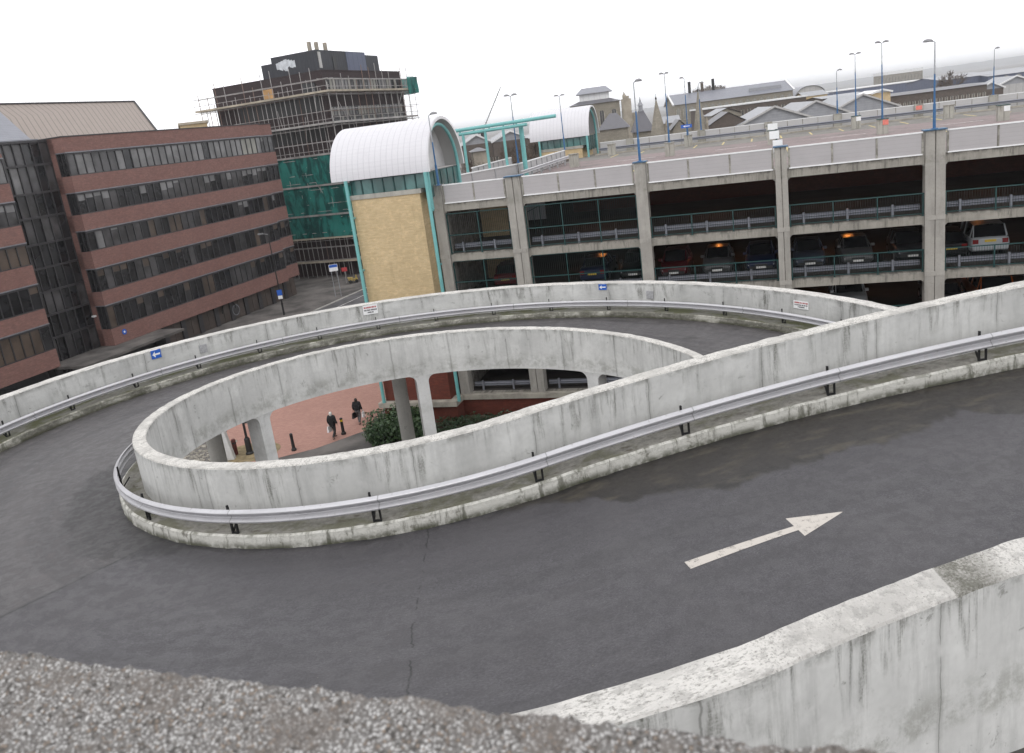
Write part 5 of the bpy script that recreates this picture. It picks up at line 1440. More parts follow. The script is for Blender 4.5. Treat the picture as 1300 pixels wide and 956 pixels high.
net([(19.0, -1.86, 6.6), (22.2, -1.86, 6.6), (22.2, -1.86, 9.0), (19.0, -1.86, 9.0)]); net([(22.25, -1.85, 6.6), (22.25, 6, 6.6), (22.25, 6, 9.0), (22.25, -1.85, 9.0)])
# ------------------------------------------------------------------ buildings and sheds beyond the deck
def building(name, u0, u1, ve, vr, Y, depth, roof, wm, rm, label, cat='building', rz=None, win=None, vb=None, parapet=None, grp=None, trim=None, over=.3):
    """u0..u1 sight lines of the front wall ends at distance Y; ve, vr: eaves and ridge as seen above the middle"""
    um = (u0 + u1) / 2
    P0 = at(u0, ve, Y); P1 = at(u1, ve, Y); Cc = at(um, ve, Y)
    Wd = (P1 - P0).length; ze = Cc.z - GZ; zr = at(um, vr, Y + (depth / 2 if roof in ('gable', 'hip') else 0)).z - GZ
    rt = empty(name, (Cc.x, Cc.y, GZ), rz if rz is not None else 0.0, label, cat, grp)
    h = Wd / 2; d = depth
    b = MB(); b.box(-h, h, 0, d, 0, ze); b.build('wall', wm, rt)
    k = MB()
    def slope(pts):
        A = Vector(pts[0]); e = (Vector(pts[1]) - A).normalized(); up = (Vector(pts[-1]) - A); up = (up - e * up.dot(e)).normalized()
        k.face(pts, [((Vector(p) - A).dot(e), (Vector(p) - A).dot(up)) for p in pts])
    e = over
    if roof == 'gable':
        slope([(-h - e, -e, ze), (h + e, -e, ze), (h + e, d / 2, zr), (-h - e, d / 2, zr)]); slope([(h + e, d + e, ze), (-h - e, d + e, ze), (-h - e, d / 2, zr), (h + e, d / 2, zr)])
        for x in (-h, h):
            g = MB(); g.face([(x, 0, ze), (x, d, ze), (x, d / 2, zr - .05)]); g.build('gable', wm, rt)
        if trim:
            for x in (-h - e, h + e):
                g = MB(); g.bar((x, -e, ze), (x, d / 2, zr), .35, .35); g.bar((x, d + e, ze), (x, d / 2, zr), .35, .35); g.build('gable_trim', trim, rt)
    elif roof == 'front':      # gable facing the viewer
        slope([(-h - e, d, ze), (-h - e, -e, ze), (0, -e, zr), (0, d, zr)]); slope([(h + e, -e, ze), (h + e, d, ze), (0, d, zr), (0, -e, zr)])
        g = MB(); g.face([(-h, 0, ze), (h, 0, ze), (0, 0, zr - .05)]); g.build('gable', rm if trim else wm, rt); g = MB(); g.face([(h, d, ze), (-h, d, ze), (0, d, zr - .05)]); g.build('gable', wm, rt)
        if trim:
            g = MB(); g.bar((-h - e, -e - .05, ze), (0, -e - .05, zr), .25, .3); g.bar((h + e, -e - .05, ze), (0, -e - .05, zr), .25, .3); g.build('gable_trim', trim, rt)
    elif roof == 'hip':
        r = min(h * .75, d / 2)
        slope([(-h - e, -e, ze), (h + e, -e, ze), (h - r, d / 2, zr), (-h + r, d / 2, zr)]); slope([(h + e, d + e, ze), (-h - e, d + e, ze), (-h + r, d / 2, zr), (h - r, d / 2, zr)])
        slope([(h + e, -e, ze), (h + e, d + e, ze), (h - r, d / 2, zr)]); slope([(-h - e, d + e, ze), (-h - e, -e, ze), (-h + r, d / 2, zr)])
    elif roof == 'flat':
        k.box(-h - .2, h + .2, -.2, d, ze + .002, max(ze + .3, zr))
    elif roof == 'arch':
        n = 14
        for i in range(n):
            a, c = PI * i / n, PI * (i + 1) / n
            slope([(-h * 1.03 * math.cos(a), -.4, ze + (zr - ze) * math.sin(a)), (-h * 1.03 * math.cos(c), -.4, ze + (zr - ze) * math.sin(c)), (-h * 1.03 * math.cos(c), d, ze + (zr - ze) * math.sin(c)), (-h * 1.03 * math.cos(a), d, ze + (zr - ze) * math.sin(a))][::-1])
        g = MB(); g.face([(-h * math.cos(PI * i / n), 0, ze + (zr - ze) * .97 * math.sin(PI * i / n)) for i in range(n + 1)][::-1]); g.build('end_wall', M['sheet_pale'], rt)
    k.build('roof', rm, rt)
    if win:
        nx_w, zlo, zhi, fr, m = win
        first = None; n = nx_w
        for i in range(n):
            x = -h + Wd * (i + .5) / n; ww = Wd / n * fr / 2
            if first is None:
                q = MB(); hh = (zhi - zlo) * ze
                q.face([(ww * math.cos(t), -.06, hh - ww + ww * math.sin(t)) for t in [PI * j / 8 for j in range(9)]] + [(-ww, -.06, 0), (ww, -.06, 0)])
                first = o = q.build('window', m, rt)
                f2 = MB(); f2.box(-ww - .12, -ww, -.10, 0, -.1, hh - ww); f2.box(ww, ww + .12, -.10, 0, -.1, hh - ww); f2.box(-ww - .2, ww + .2, -.14, 0, -.28, -.101); f2.bar((0, -.08, 0), (0, -.08, hh), .08, .04)
                fr_o = f2.build('frame', M['stone_cop'], first)
            else:
                o = first.copy(); col.objects.link(o); o.parent = rt; f3 = fr_o.copy(); col.objects.link(f3); f3.parent = o
            o.location = (x, 0, zlo * ze)
    return rt, Wd, ze, zr
# old stone hall with a lantern roof
hall, Wd, ze, zr = building('stone_hall', 724, 786, 131.5, 122.5, 150, 10, 'hip', M['brick_stone'], M['slate_dark'], 'old buff stone hall with a raised lantern roof, left of the two spires', 'hall', R(-8), (4, .80, .93, .34, M['pane_mid']))
b = MB(); b.box(-2.7, 2.7, 2.4, 7.6, zr - .9, zr + .55); b.build('lantern_glazing', M['sheet_white'], hall)
b = MB(); zz = zr + .55
b.face([(-3.3, 1.8, zz), (3.3, 1.8, zz), (2.2, 5, zz + 1.1), (-2.2, 5, zz + 1.1)]); b.face([(3.3, 8.2, zz), (-3.3, 8.2, zz), (-2.2, 5, zz + 1.1), (2.2, 5, zz + 1.1)]); b.face([(3.3, 1.8, zz), (3.3, 8.2, zz), (2.2, 5, zz + 1.1)]); b.face([(-3.3, 8.2, zz), (-3.3, 1.8, zz), (-2.2, 5, zz + 1.1)]); b.face([(-3.3, 1.8, zz), (-3.3, 8.2, zz), (3.3, 8.2, zz), (3.3, 1.8, zz)])
b.build('lantern_roof', M['slate'], hall)
b = MB(); b.box(4.7, 6.4, -.6, 2, 0, ze + .1); b.box(5.0, 6.1, -.4, 1.6, ze + .1, ze + .6); b.lathe([(.40, ze + .6), (.12, ze + 1.1), (0, ze + 1.6)], (5.3, .6, 0), 8); b.box(6.402, 7.4, -.3, 2.2, 0, ze - 2.4); b.build('turret', M['stone'], hall)
building('stone_house', 761, 797, 163.5, 143.5, 122, 8, 'hip', M['brick_stone'], M['slate_dark'], 'stone house with a steep dark hipped slate roof beside the far white vault', 'house', R(-10), (3, .70, .86, .3, M['pane_dark']))
h2, Wd, ze, zr = building('stone_house', 805, 829, 167, 139.5, 130, 7, 'hip', M['brick_stone'], M['slate_dark'], 'stone house with a steep dark roof topped by a small cupola', 'house', R(-8))
b = MB(); b.lathe([(.35, zr - .2), (.35, zr + .7), (.5, zr + .72), (.18, zr + 1.3), (0, zr + 2.2)], (0, 3.5, 0), 8); b.build('cupola', M['slate_pale'], h2)
def spire(u, v0, v1, Y, rb, label):
    A = at(u[0], v0, Y); Bs = at(u[1], v1, Y)
    rt = empty('stone_spire', (Bs.x, Bs.y, GZ), R(12), label, 'spire')
    zt, zb = A.z - GZ, Bs.z - GZ
    b = MB(); b.lathe([(rb * 1.02, zb), (.06, zt - .25), (0, zt)], (0, 0, 0), 8); b.build('spire_cone', M['brick_stone'], rt)
    b = MB(); b.box(-rb * .95, rb * .95, -rb * .95, rb * .95, 0, zb + .02); b.build('tower', M['brick_stone'], rt)
    b = MB(); b.lathe([(.12, zt - .3), (.16, zt - .1), (.03, zt + .1), (.03, zt + .5)], (0, 0, 0), 8); b.build('finial', M['bracket'], rt)
    for sx, sy in ((1, -1),):
        b = MB(); b.lathe([(.22, zb - .4), (.22, zb + .9), (.28, zb + .92), (0, zb + 2.0)], (sx * rb * .8, sy * rb * .8, 0), 6); b.build('pinnacle', M['stone'], rt)
    return rt
spire((830.8, 836), 124, 170, 118, 1.15, 'broad buff stone spire, the left one of the pair')
spire((884.5, 889), 114, 165, 128, 1.0, 'tall thin buff stone spire behind the far parapet')
building('stone_gable', 854, 872, 164, 151.5, 118, 6, 'front', M['brick_stone'], M['slate_dark'], 'small pointed stone gable between the two spires', 'gable', R(-8))
building('stone_gable', 842, 862, 156, 147, 150, 6, 'gable', M['brick_stone'], M['slate_pale'], 'low pale slate roof just right of the broad spire', 'house', R(-8))
lb, Wd, ze, zr = building('slate_hall', 857, 1005, 124.0, 110.5, 200, 13, 'gable', M['brick_stone'], M['slate'], 'long stone hall with a blue-grey slate roof and a row of pale windows', 'hall', R(-3), (17, .80, .955, .5, M['pane_light']), trim=M['sheet_white'])
b = MB(); b.box(4.5, 12, 2.0, 2.9, zr - 2.0, zr - .9); b.build('roof_light', M['slate_pale'], lb)
for x, hh in ((-9.0, 2.6), (-5.9, 2.2), (-3.2, 2.6)):
    b = MB(); b.box(x - .3, x + .3, 6.2, 6.8, zr - .6, zr + hh); b.build('chimney', M['bracket'] if hh > 2.3 else M['brick_brown'], lb)
b = MB(); rr = random.Random(8)
for i in range(60):
    x = -8.3 + i * .135; b.box(x, x + .10, 6.4, 6.5, zr - .3, zr + rr.uniform(.5, 1.5) * (1 - abs(i - 30) / 60))
b.build('roof_cresting', M['brick_brown'], lb)
building('flat_shed', 888, 1022, 131.5, 130.6, 172, 9, 'flat', M['brick_brown'], M['sheet_white'], 'low brown shed with a white roof edge in front of the long slate hall', 'shed', R(-3), (16, .84, .95, .3, M['pane_dark']))
for i, (u0, u1, ve, vr, Y, mt, lb_) in enumerate((
    (900, 950, 158, 142, 140, 'slate_dark', 'low dark slate roof behind the far parapet, right of the thin spire'),
    (938, 1030, 156, 135, 135, 'slate_pale', 'pale grey gabled shed roof, left of the three'),
    (990, 1082, 151, 128, 140, 'slate_pale', 'broad pale grey gabled shed roof, middle of the three'),
    (1050, 1140, 141, 119.5, 150, 'slate_pale', 'pale grey gabled shed roof, right of the three'))):
    building('gabled_shed', u0, u1, ve, vr, Y, 16, 'front', M['brick_brown'], M[mt], lb_, 'shed', R(-12 + i * 3), None, trim=M['sheet_pale'] if i else None)
building('gabled_shed', 905, 940, 145, 137, 160, 10, 'front', M['brick_stone'], M['slate_pale'], 'pale stone gabled house below the long slate hall', 'house', R(-5))
building('arched_shed', 1011, 1046, 119.5, 108.5, 225, 20, 'arch', M['brick_stone'], M['slate'], 'shed with a curved blue-grey roof at the end of the long slate hall', 'shed', R(-6))
building('low_house', 1022, 1050, 121, 115, 200, 8, 'gable', M['brick_yellow'], M['slate_pale'], 'low yellowish building in front of the curved roof', 'house', R(-4))
building('long_shed', 1046, 1100, 122, 118.5, 185, 14, 'gable', M['brick_brown'], M['slate_pale'], 'long low shed with a pale ridge, right of the curved roof', 'shed', R(-6))
building('long_shed', 1060, 1200, 107.5, 106.2, 330, 30, 'flat', M['sheet_blue'], M['sheet_white'], 'long low blue shed with a bright white roof in the far yard', 'shed', R(-2))
building('white_block', 1123.5, 1170.5, 92.5, 88.5, 430, 14, 'flat', M['cp_beam'], M['sheet_white'], 'big pale slab of a building standing alone on the horizon', 'building', R(-4), (12, .70, .93, .3, M['pane_blind_reflect']))
building('brown_shed', 1088, 1150, 124, 121.5, 158, 12, 'gable', M['brick_brown'], M['slate_dark'], 'dark brown brick shed behind the far parapet', 'shed', R(-5), (10, .7, .9, .3, M['pane_dark']))
building('brown_shed', 1146, 1250, 114, 110, 165, 14, 'gable', M['brick_brown'], M['slate_dark'], 'long dark brown shed left of the rightmost lamp post', 'shed', R(-5), (16, .74, .9, .3, M['pane_dark']))
building('white_gable', 1108, 1130, 117.5, 113.5, 150, 8, 'front', M['brick_yellow'], M['sheet_white'], 'small white gabled roof among the dark sheds', 'house', R(-4), trim=M['sheet_white'])
building('blue_shed', 1196, 1258, 98, 92.5, 260, 24, 'gable', M['sheet_blue'], M['slate_pale'], 'large dark blue shed near the right horizon', 'shed', R(-3))
building('blue_shed', 1256, 1330, 92, 85.5, 255, 24, 'gable', M['sheet_blue'], M['slate_pale'], 'large dark blue shed at the right edge with pale strips', 'shed', R(-3), (5, .86, .97, .6, M['pane_light']))
building('gabled_shed', 1244, 1272, 113, 104, 175, 14, 'front', M['brick_brown'], M['slate_pale'], 'pale grey gabled roof behind the rightmost lamp post', 'shed', R(-14), trim=M['sheet_white'])
building('gabled_shed', 1270, 1310, 106, 96, 185, 14, 'front', M['sheet_pale'], M['slate_pale'], 'pale grey gabled roof at the right edge', 'shed', R(-14), trim=M['sheet_white'])
# warehouses seen through the pipe frame
building('warehouse', 586, 625, 183, 171, 175, 18, 'front', M['brick_brown'], M['slate_pale'], 'gabled warehouse with white edged glazed roof, left one behind the pipe frame', 'warehouse', R(4), (6, .62, .8, .4, M['pane_dark']), trim=M['sheet_white'])
building('warehouse', 625, 672, 178, 166, 175, 18, 'front', M['brick_brown'], M['slate_pale'], 'gabled warehouse with white edged glazed roof, right one behind the pipe frame', 'warehouse', R(4), (7, .62, .8, .4, M['pane_dark']), trim=M['sheet_white'])
building('warehouse', 672, 720, 172, 164, 165, 14, 'front', M['brick_brown'], M['slate_pale'], 'pale roofed warehouse partly hidden by the far white vault', 'warehouse', R(4), trim=M['sheet_white'])
building('stone_house', 600, 618, 192, 187, 120, 6, 'hip', M['stone'], M['slate_dark'], 'small buff building among the bare trees behind the pipe frame', 'house', R(4))
building('yellow_shed', 229, 262, 157.5, 156.0, 112, 8, 'flat', M['brick_yellow'], M['boards'], 'strip of yellow building showing above the brick office roof', 'building', R(20))
# crane
cr = empty('crane', tuple(at(612, 200, 300) * Vector((1, 1, 0)) + Vector((0, 0, GZ))) if False else (at(612, 200, 300).x, 300, GZ), 0, 'distant crane jib slanting above the pipe frame', 'crane')
tp = at(635.5, 110.5, 300); bt = at(617, 156, 300); dirj = (tp - bt); bt = bt - dirj * .25
b = MB(); l0 = bt - Vector(cr.location); l1 = tp - Vector(cr.location)
for dx, dy in ((-.25, 0), (.25, 0), (0, .35)):
    b.bar(l0 + Vector((dx, dy, 0)), l1 + Vector((dx * .3, dy * .3, 0)), .10, .10)
for i in range(16):
    q0 = l0.lerp(l1, i / 16); q1 = l0.lerp(l1, (i + 1) / 16); sg = 1 if i % 2 else -1; b.bar(q0 + Vector((.22 * sg, 0, 0)), q1 - Vector((.22 * sg, 0, 0)), .07, .07)
b.build('jib', M['bracket'], cr)
b = MB(); b.box(l0.x - .7, l0.x + .7, -.7, .7, 0, l0.z); b.box(l0.x - 1.6, l0.x + 1.4, -1.2, 1.2, l0.z - .6, l0.z + .8); b.build('mast', M['bracket'], cr)

# hills on the horizon
b = MB(); nx_h, ny_h = 420, 8
def hz(x, v):
    top = 18 + 20 * max(0, min(1, (x - 1200) / 2400)) + 7 * mn.noise(Vector((x * .0012, 0, 1))) + 5 * mn.noise(Vector((x * .005, v * 3, 4))) + 5.0 * mn.noise(Vector((x * .024, v * 7, 7)))
    return GZ + max(0.3, top) * math.sin(min(1, v * 1.15) * PI / 2)
g = [[Vector((x, 4300 + 1500 * (j / ny_h), hz(x, j / ny_h))) for j in range(ny_h + 1)] for x in [-3200 + 8600 * i / nx_h for i in range(nx_h + 1)]]
for i in range(nx_h):
    for j in range(ny_h):
        b.face([g[i][j], g[i + 1][j], g[i + 1][j + 1], g[i][j + 1]], None, 0, True)
tag(b.build('hills', M['hill'], None, True), 'low wooded hills fading along the horizon', 'hills', None, 'structure')

# ------------------------------------------------------------------ bare winter trees
def twig_tree(seed, h):
    rr = random.Random(seed); tk = MB(); cr_ = MB()
    def grow(p, d, L, r, lev):
        q = p + d * L
        (tk if lev < 2 else cr_).tube(p, q, r, r * .65, 6 if lev < 2 else 3, 0, False)
        if lev >= 6: return
        for i in range(3 if lev < 4 else 4):
            a = rr.uniform(0, 6.28); sp = rr.uniform(.35, .8)
            side = Vector((math.cos(a), math.sin(a), rr.uniform(-.05, .3)))
            nd = (d + side * sp).normalized()
            grow(p + d * L * rr.uniform(.55, 1.0), nd, L * rr.uniform(.55, .8), max(.022, r * .55), lev + 1)
    grow(Vector((0, 0, 0)), Vector((rr.uniform(-.08, .08), 0, 1)).normalized(), h * .30, h * .022, 0)
    return tk, cr_
TREES = [twig_tree(s, 13) for s in (1, 2, 3)]
protos = []
spots = [(598, 112, 0.95), (611, 104, .85), (628, 110, 1.0), (640, 118, .95), (652, 104, .9), (663, 116, 1.0), (676, 108, .8), (700, 120, .95), (1040, 160, .7), (1202, 250, 1.15), (1218, 262, 1.0), (1130, 210, .8), (1148, 215, .85)]
tl = ['bare brown tree behind the pipe frame, leftmost of the row', 'bare brown tree behind the pipe frame, second from the left', 'bare brown tree behind the pipe frame, third from the left', 'bare brown tree behind the turquoise post in mid frame', 'bare brown tree behind the double turquoise posts', 'bare brown tree just right of the turquoise posts', 'bare brown tree left of the far white vault', 'bare brown tree hidden behind the far white vault', 'bare tree among the pale shed roofs', 'bare tree in front of the blue shed near the right horizon, left one', 'bare tree in front of the blue shed near the right horizon, right one', 'bare tree below the pale slab building, left one', 'bare tree below the pale slab building, right one']
for i, (u, Y, s) in enumerate(spots):
    if i < 3:
        rt = empty('bare_tree'); tk, cr_ = TREES[i]; tk.build('trunk', M['bark'], rt); cr_.build('crown', M['twig'], rt); protos.append(rt); o = rt
    else: o = copy_tree(protos[i % 3])
    P = at(u, 200, Y); o.location = (P.x, Y, GZ); o.scale = (s * 1.5, s * 1.5, s * 1.5); o.rotation_euler = (0, 0, i * 1.7)
    tag(o, tl[i], 'tree', 'bare winter trees')

# ------------------------------------------------------------------ planting under the ramp
def leaves(b, n, inside, size, seed):
    rr = random.Random(seed)
    for i in range(n):
        p, out = inside(rr)
        nrm = (out + Vector((rr.gauss(0, .5), rr.gauss(0, .5), rr.gauss(0.3, .5)))).normalized()
        t = nrm.cross(Vector((rr.uniform(-1, 1), rr.uniform(-1, 1), rr.uniform(-.3, 1)))).normalized(); s = t.cross(nrm)
        L = size * rr.uniform(.6, 1.3); w_ = L * .42
        b.face([p, p + t * L * .5 + s * w_, p + t * L, p + t * L * .5 - s * w_])
c_ = atz(504, 572, GZ); bc = Vector((c_.x, c_.y + 1.2, GZ))
clumps = [(rnd.uniform(-1.25, 1.35), rnd.uniform(-1.2, 1.2), rnd.uniform(.5, 1.55), rnd.uniform(.55, .9)) for _ in range(20)]
def in_bush(rr):
    cx, cy, cz, r = clumps[rr.randrange(len(clumps))]
    d = Vector((rr.gauss(0, 1), rr.gauss(0, 1), rr.gauss(0, 1))).normalized(); q = r * (rr.random() ** .33)
    return Vector((cx, cy, max(.05, cz))) + d * q, d
bu = empty('evergreen_bush', tuple(bc), 0, 'big dark evergreen bush beside the path, round the foot of the stained pillar', 'bush')
b = MB(); leaves(b, 11000, in_bush, .17, 1); b.build('foliage', M['leaf'], bu)
b = MB()
for i in range(9): b.tube((rnd.uniform(-.4, .4), rnd.uniform(-.4, .4), 0), (rnd.uniform(-1.2, 1.2), rnd.uniform(-1, 1), 1.3), .03, .012, 5)
b.build('stem', M['bark'], bu)
def in_hedge(rr):
    s = rr.uniform(-4.6, 14.5); o = rr.uniform(-4.6, -0.9); h = .35 + .55 * abs(mn.noise(Vector((s * .7, o * .7, 3)))) + .25 * mn.noise(Vector((s * 2, o * 2, 9)))
    if mn.noise(Vector((s * .5, o * .6, 20))) < -.25 and o > -2.6: h *= .15
    P = F(s, o, 0) - F(2, -2.5, 0)
    return Vector((P.x, P.y, h * rr.random() ** .5)), Vector((0, 0, 1))
b = MB(); leaves(b, 14000, in_hedge, .14, 2); o = b.build('ground_cover', M['ivy']); o.location = tuple(F(2, -2.5, GZ + .02))
tag(o, 'low dark ivy ground cover along the foot of the car park', 'ground cover', None, 'stuff')

# ------------------------------------------------------------------ street furniture
def bollard(px, py, band, label):
    P = atz(px, py, GZ)
    rt = empty('bollard', (P.x, P.y, GZ + .008), 0, label, 'bollard')
    b = MB(); b.lathe([(0, 0), (.15, 0), (.15, .12), (.10, .16), (.085, .8), (.085, .84)], (0, 0, 0), 16); b.build('shaft', M['black'], rt)
    b = MB(); b.lathe([(.092, .84), (.092, .97)], (0, 0, 0), 16); b.build('band', M['plate_yellow'] if band else M['black'], rt)
    b = MB(); b.lathe([(.085, .97), (.10, 1.0), (.09, 1.06), (0, 1.10)], (0, 0, 0), 16); b.build('cap', M['black'], rt)
bollard(373.5, 572, False, 'plain black bollard standing alone on the edge of the red paving')
bollard(436.5, 551.5, True, 'black bollard with a gold band, beside the two walkers')
P = atz(300, 577, GZ); rt = empty('red_bollard', (P.x, P.y, GZ + .01), 0, 'dark red bollard left of the black lamp post', 'bollard')
b = MB(); b.lathe([(0, 0), (.13, 0), (.13, .9), (.10, .98), (0, 1.0)], (0, 0, 0), 16); b.build('shaft', M['bollard_red'], rt); b = MB(); b.lathe([(.134, .70), (.134, .80)], (0, 0, 0), 16); b.build('band', M['black'], rt)
P = atz(317.5, 576, GZ); rt = empty('black_lamp_post', (P.x, P.y, GZ + .014), 0, 'black lamp post with a stout base, seen under the ramp', 'lamp post')
b = MB(); b.lathe([(0, 0), (.24, 0), (.24, .08), (.18, .14), (.165, .95), (.12, 1.02)], (0, 0, 0), 16); b.build('base', M['black'], rt)
b = MB(); b.tube((0, 0, 1.02), (0, 0, 4.4), .075, .055, 12); b.build('pole', M['black'], rt)
b = MB(); b.tube((0, 0, 1.95), (.38, 0, 1.98), .06, .06, 10); b.tube((.38, 0, 1.98), (.75, 0, 1.86), .06, .06, 10); b.build('arm', M['black'], rt)
b = MB(); b.lathe([(.06, 4.4), (.2, 4.5), (.26, 4.85), (.30, 4.87), (.05, 5.15), (0, 5.2)], (0, 0, 0), 12); b.build('lantern', M['black'], rt)
P = atz(287, 585, GZ); b = MB(); b.hexa([(0, 0, 0), (.9, 0, 0), (.9, .35, 0), (0, .35, 0), (.30, 0, 2.0), (.62, 0, 2.0), (.62, .35, 2.0), (.30, .35, 2.0)]); o = b.build('low_wall', M['column']); o.location = (P.x - .4, P.y, GZ)
tag(o, 'pale tapering concrete wall end beside the round grey pillar', 'wall')
# street beyond: lamp, direction sign, site boards
P = atz(361, 400, GZ); tp = at(337, 298, P.y); rt = empty('street_lamp', (P.x, P.y, GZ), 0, 'tall black street lamp in front of the brick offices, with a blue sign on it', 'street lamp')
b = MB(); b.tube((0, 0, 0), (0, 0, 1.4), .11, .11, 12); b.tube((0, 0, 1.4), (0, 0, tp.z - GZ), .075, .05, 10); b.build('pole', M['black'], rt)
b = MB(); b.bar((0, 0, tp.z - GZ), (-.5, -.2, tp.z - GZ + .15), .08, .08); b.box(-1.0, -.45, -.35, -.1, tp.z - GZ + .10, tp.z - GZ + .24); b.build('lamp_head', M['lamp_head'], rt)
b = MB(); b.box(-.28, .28, -.14, -.12, 2.25, 2.85); sp_ = b.build('blue_sign', M['sign_blue'], rt)
b = MB(); b.box(-.24, .24, -.145, -.12, 1.85, 2.22); b.build('white_plate', M['white'], rt)
P = atz(430, 377, GZ); rt = empty('direction_sign', (P.x, P.y, GZ + .01), R(10), 'white direction sign with a blue top on two thin posts beside the street', 'sign')
for x in (-.32, .32):
    b = MB(); b.tube((x, 0, 0), (x, 0, 3.9), .04, .04, 8); b.build('post', M['lamp_pole_grey'], rt)
b = MB(); b.box(-.5, .5, -.07, -.04, 3.1, 3.9); sp_ = b.build('sign_plate', M['white'], rt)
b = MB(); b.box(-.46, .46, -.078, -.071, 3.55, 3.86); b.build('blue_band', M['sign_blue'], sp_)
P = at(437, 342, 103); rt = empty('site_board', (P.x, 103, GZ), R(5), 'small red board on a post at the foot of the scaffolding', 'sign')
b = MB(); b.box(-.35, .35, -.03, 0, P.z - GZ - .25, P.z - GZ + .25); b.build('board', M['sign_red'], rt); b = MB(); b.box(-.03, .03, .001, .05, 0, P.z - GZ + .25); b.build('post', M['scaf'], rt)
P = at(443, 349, 103); rt = empty('dumper', (P.x + .4, 103, GZ), R(15), 'small yellow site dumper at the foot of the scaffolding', 'dumper')
rt.scale = (.6, .6, .6); b = MB(); b.hexa([(-.9, -.5, .6), (-.1, -.5, .5), (-.1, .5, .5), (-.9, .5, .6), (-1.1, -.6, 1.3), (.0, -.6, 1.2), (.0, .6, 1.2), (-1.1, .6, 1.3)]); b.build('skip', M['plate_dull'], rt)
b = MB(); b.box(0.1, 1.0, -.45, .45, .45, .95); b.box(.6, .9, -.4, .4, .95, 1.6); b.build('chassis', M['plate_dull'], rt)
for x in (-.6, .7):
    for y in (-.55, .55):
        b = MB(); b.tube((x, y - .12, .38), (x, y + .12, .38), .38, .38, 14); b.build('wheel', M['tyre'], rt)

# ------------------------------------------------------------------ the two walkers
def skin_obj(name, verts, edges, radii, mat, parent, root=0, lev=2):
    me = bpy.data.meshes.new(name); me.from_pydata(verts, edges, []); me.materials.append(mat)
    o = bpy.data.objects.new(name, me); col.objects.link(o)
    if parent: o.parent = parent
    md = o.modifiers.new('skin', 'SKIN'); md.use_smooth_shade = True
    sk = me.skin_vertices[0].data if me.skin_vertices else None
    if sk is None:
        bpy.context.view_layer.objects.active = o
        import bmesh
        bm = bmesh.new(); bm.from_mesh(me); bm.verts.layers.skin.verify(); bm.to_mesh(me); bm.free(); sk = me.skin_vertices[0].data
    for i, r in enumerate(radii):
        sk[i].radius = r if isinstance(r, tuple) else (r, r); sk[i].use_root = (i == root)
    ms = o.modifiers.new('sub', 'SUBSURF'); ms.levels = lev; ms.render_levels = lev
    return o
M['skin'] = plain('skin', (0.45, 0.27, 0.20), 0.6, 0, 0.08, 10)
M['cloth_black'] = plain('black_coat', (0.012, 0.012, 0.014), 0.9, 0, 0.2, 12)
M['cloth_grey'] = plain('grey_trousers', (0.085, 0.083, 0.085), 0.9, 0, 0.2, 12)
M['cloth_dark'] = plain('dark_trousers', (0.02, 0.02, 0.022), 0.9, 0, 0.2, 12)
M['hair_white'] = plain('white_hair', (0.62, 0.61, 0.58), 0.8, 0, 0.1, 20)
M['hair_dark'] = plain('dark_hair', (0.03, 0.024, 0.02), 0.8, 0, 0.1, 20)
M['bag_white'] = plain('white_plastic_bag', (0.72, 0.72, 0.72), 0.5, 0, 0.1, 10)
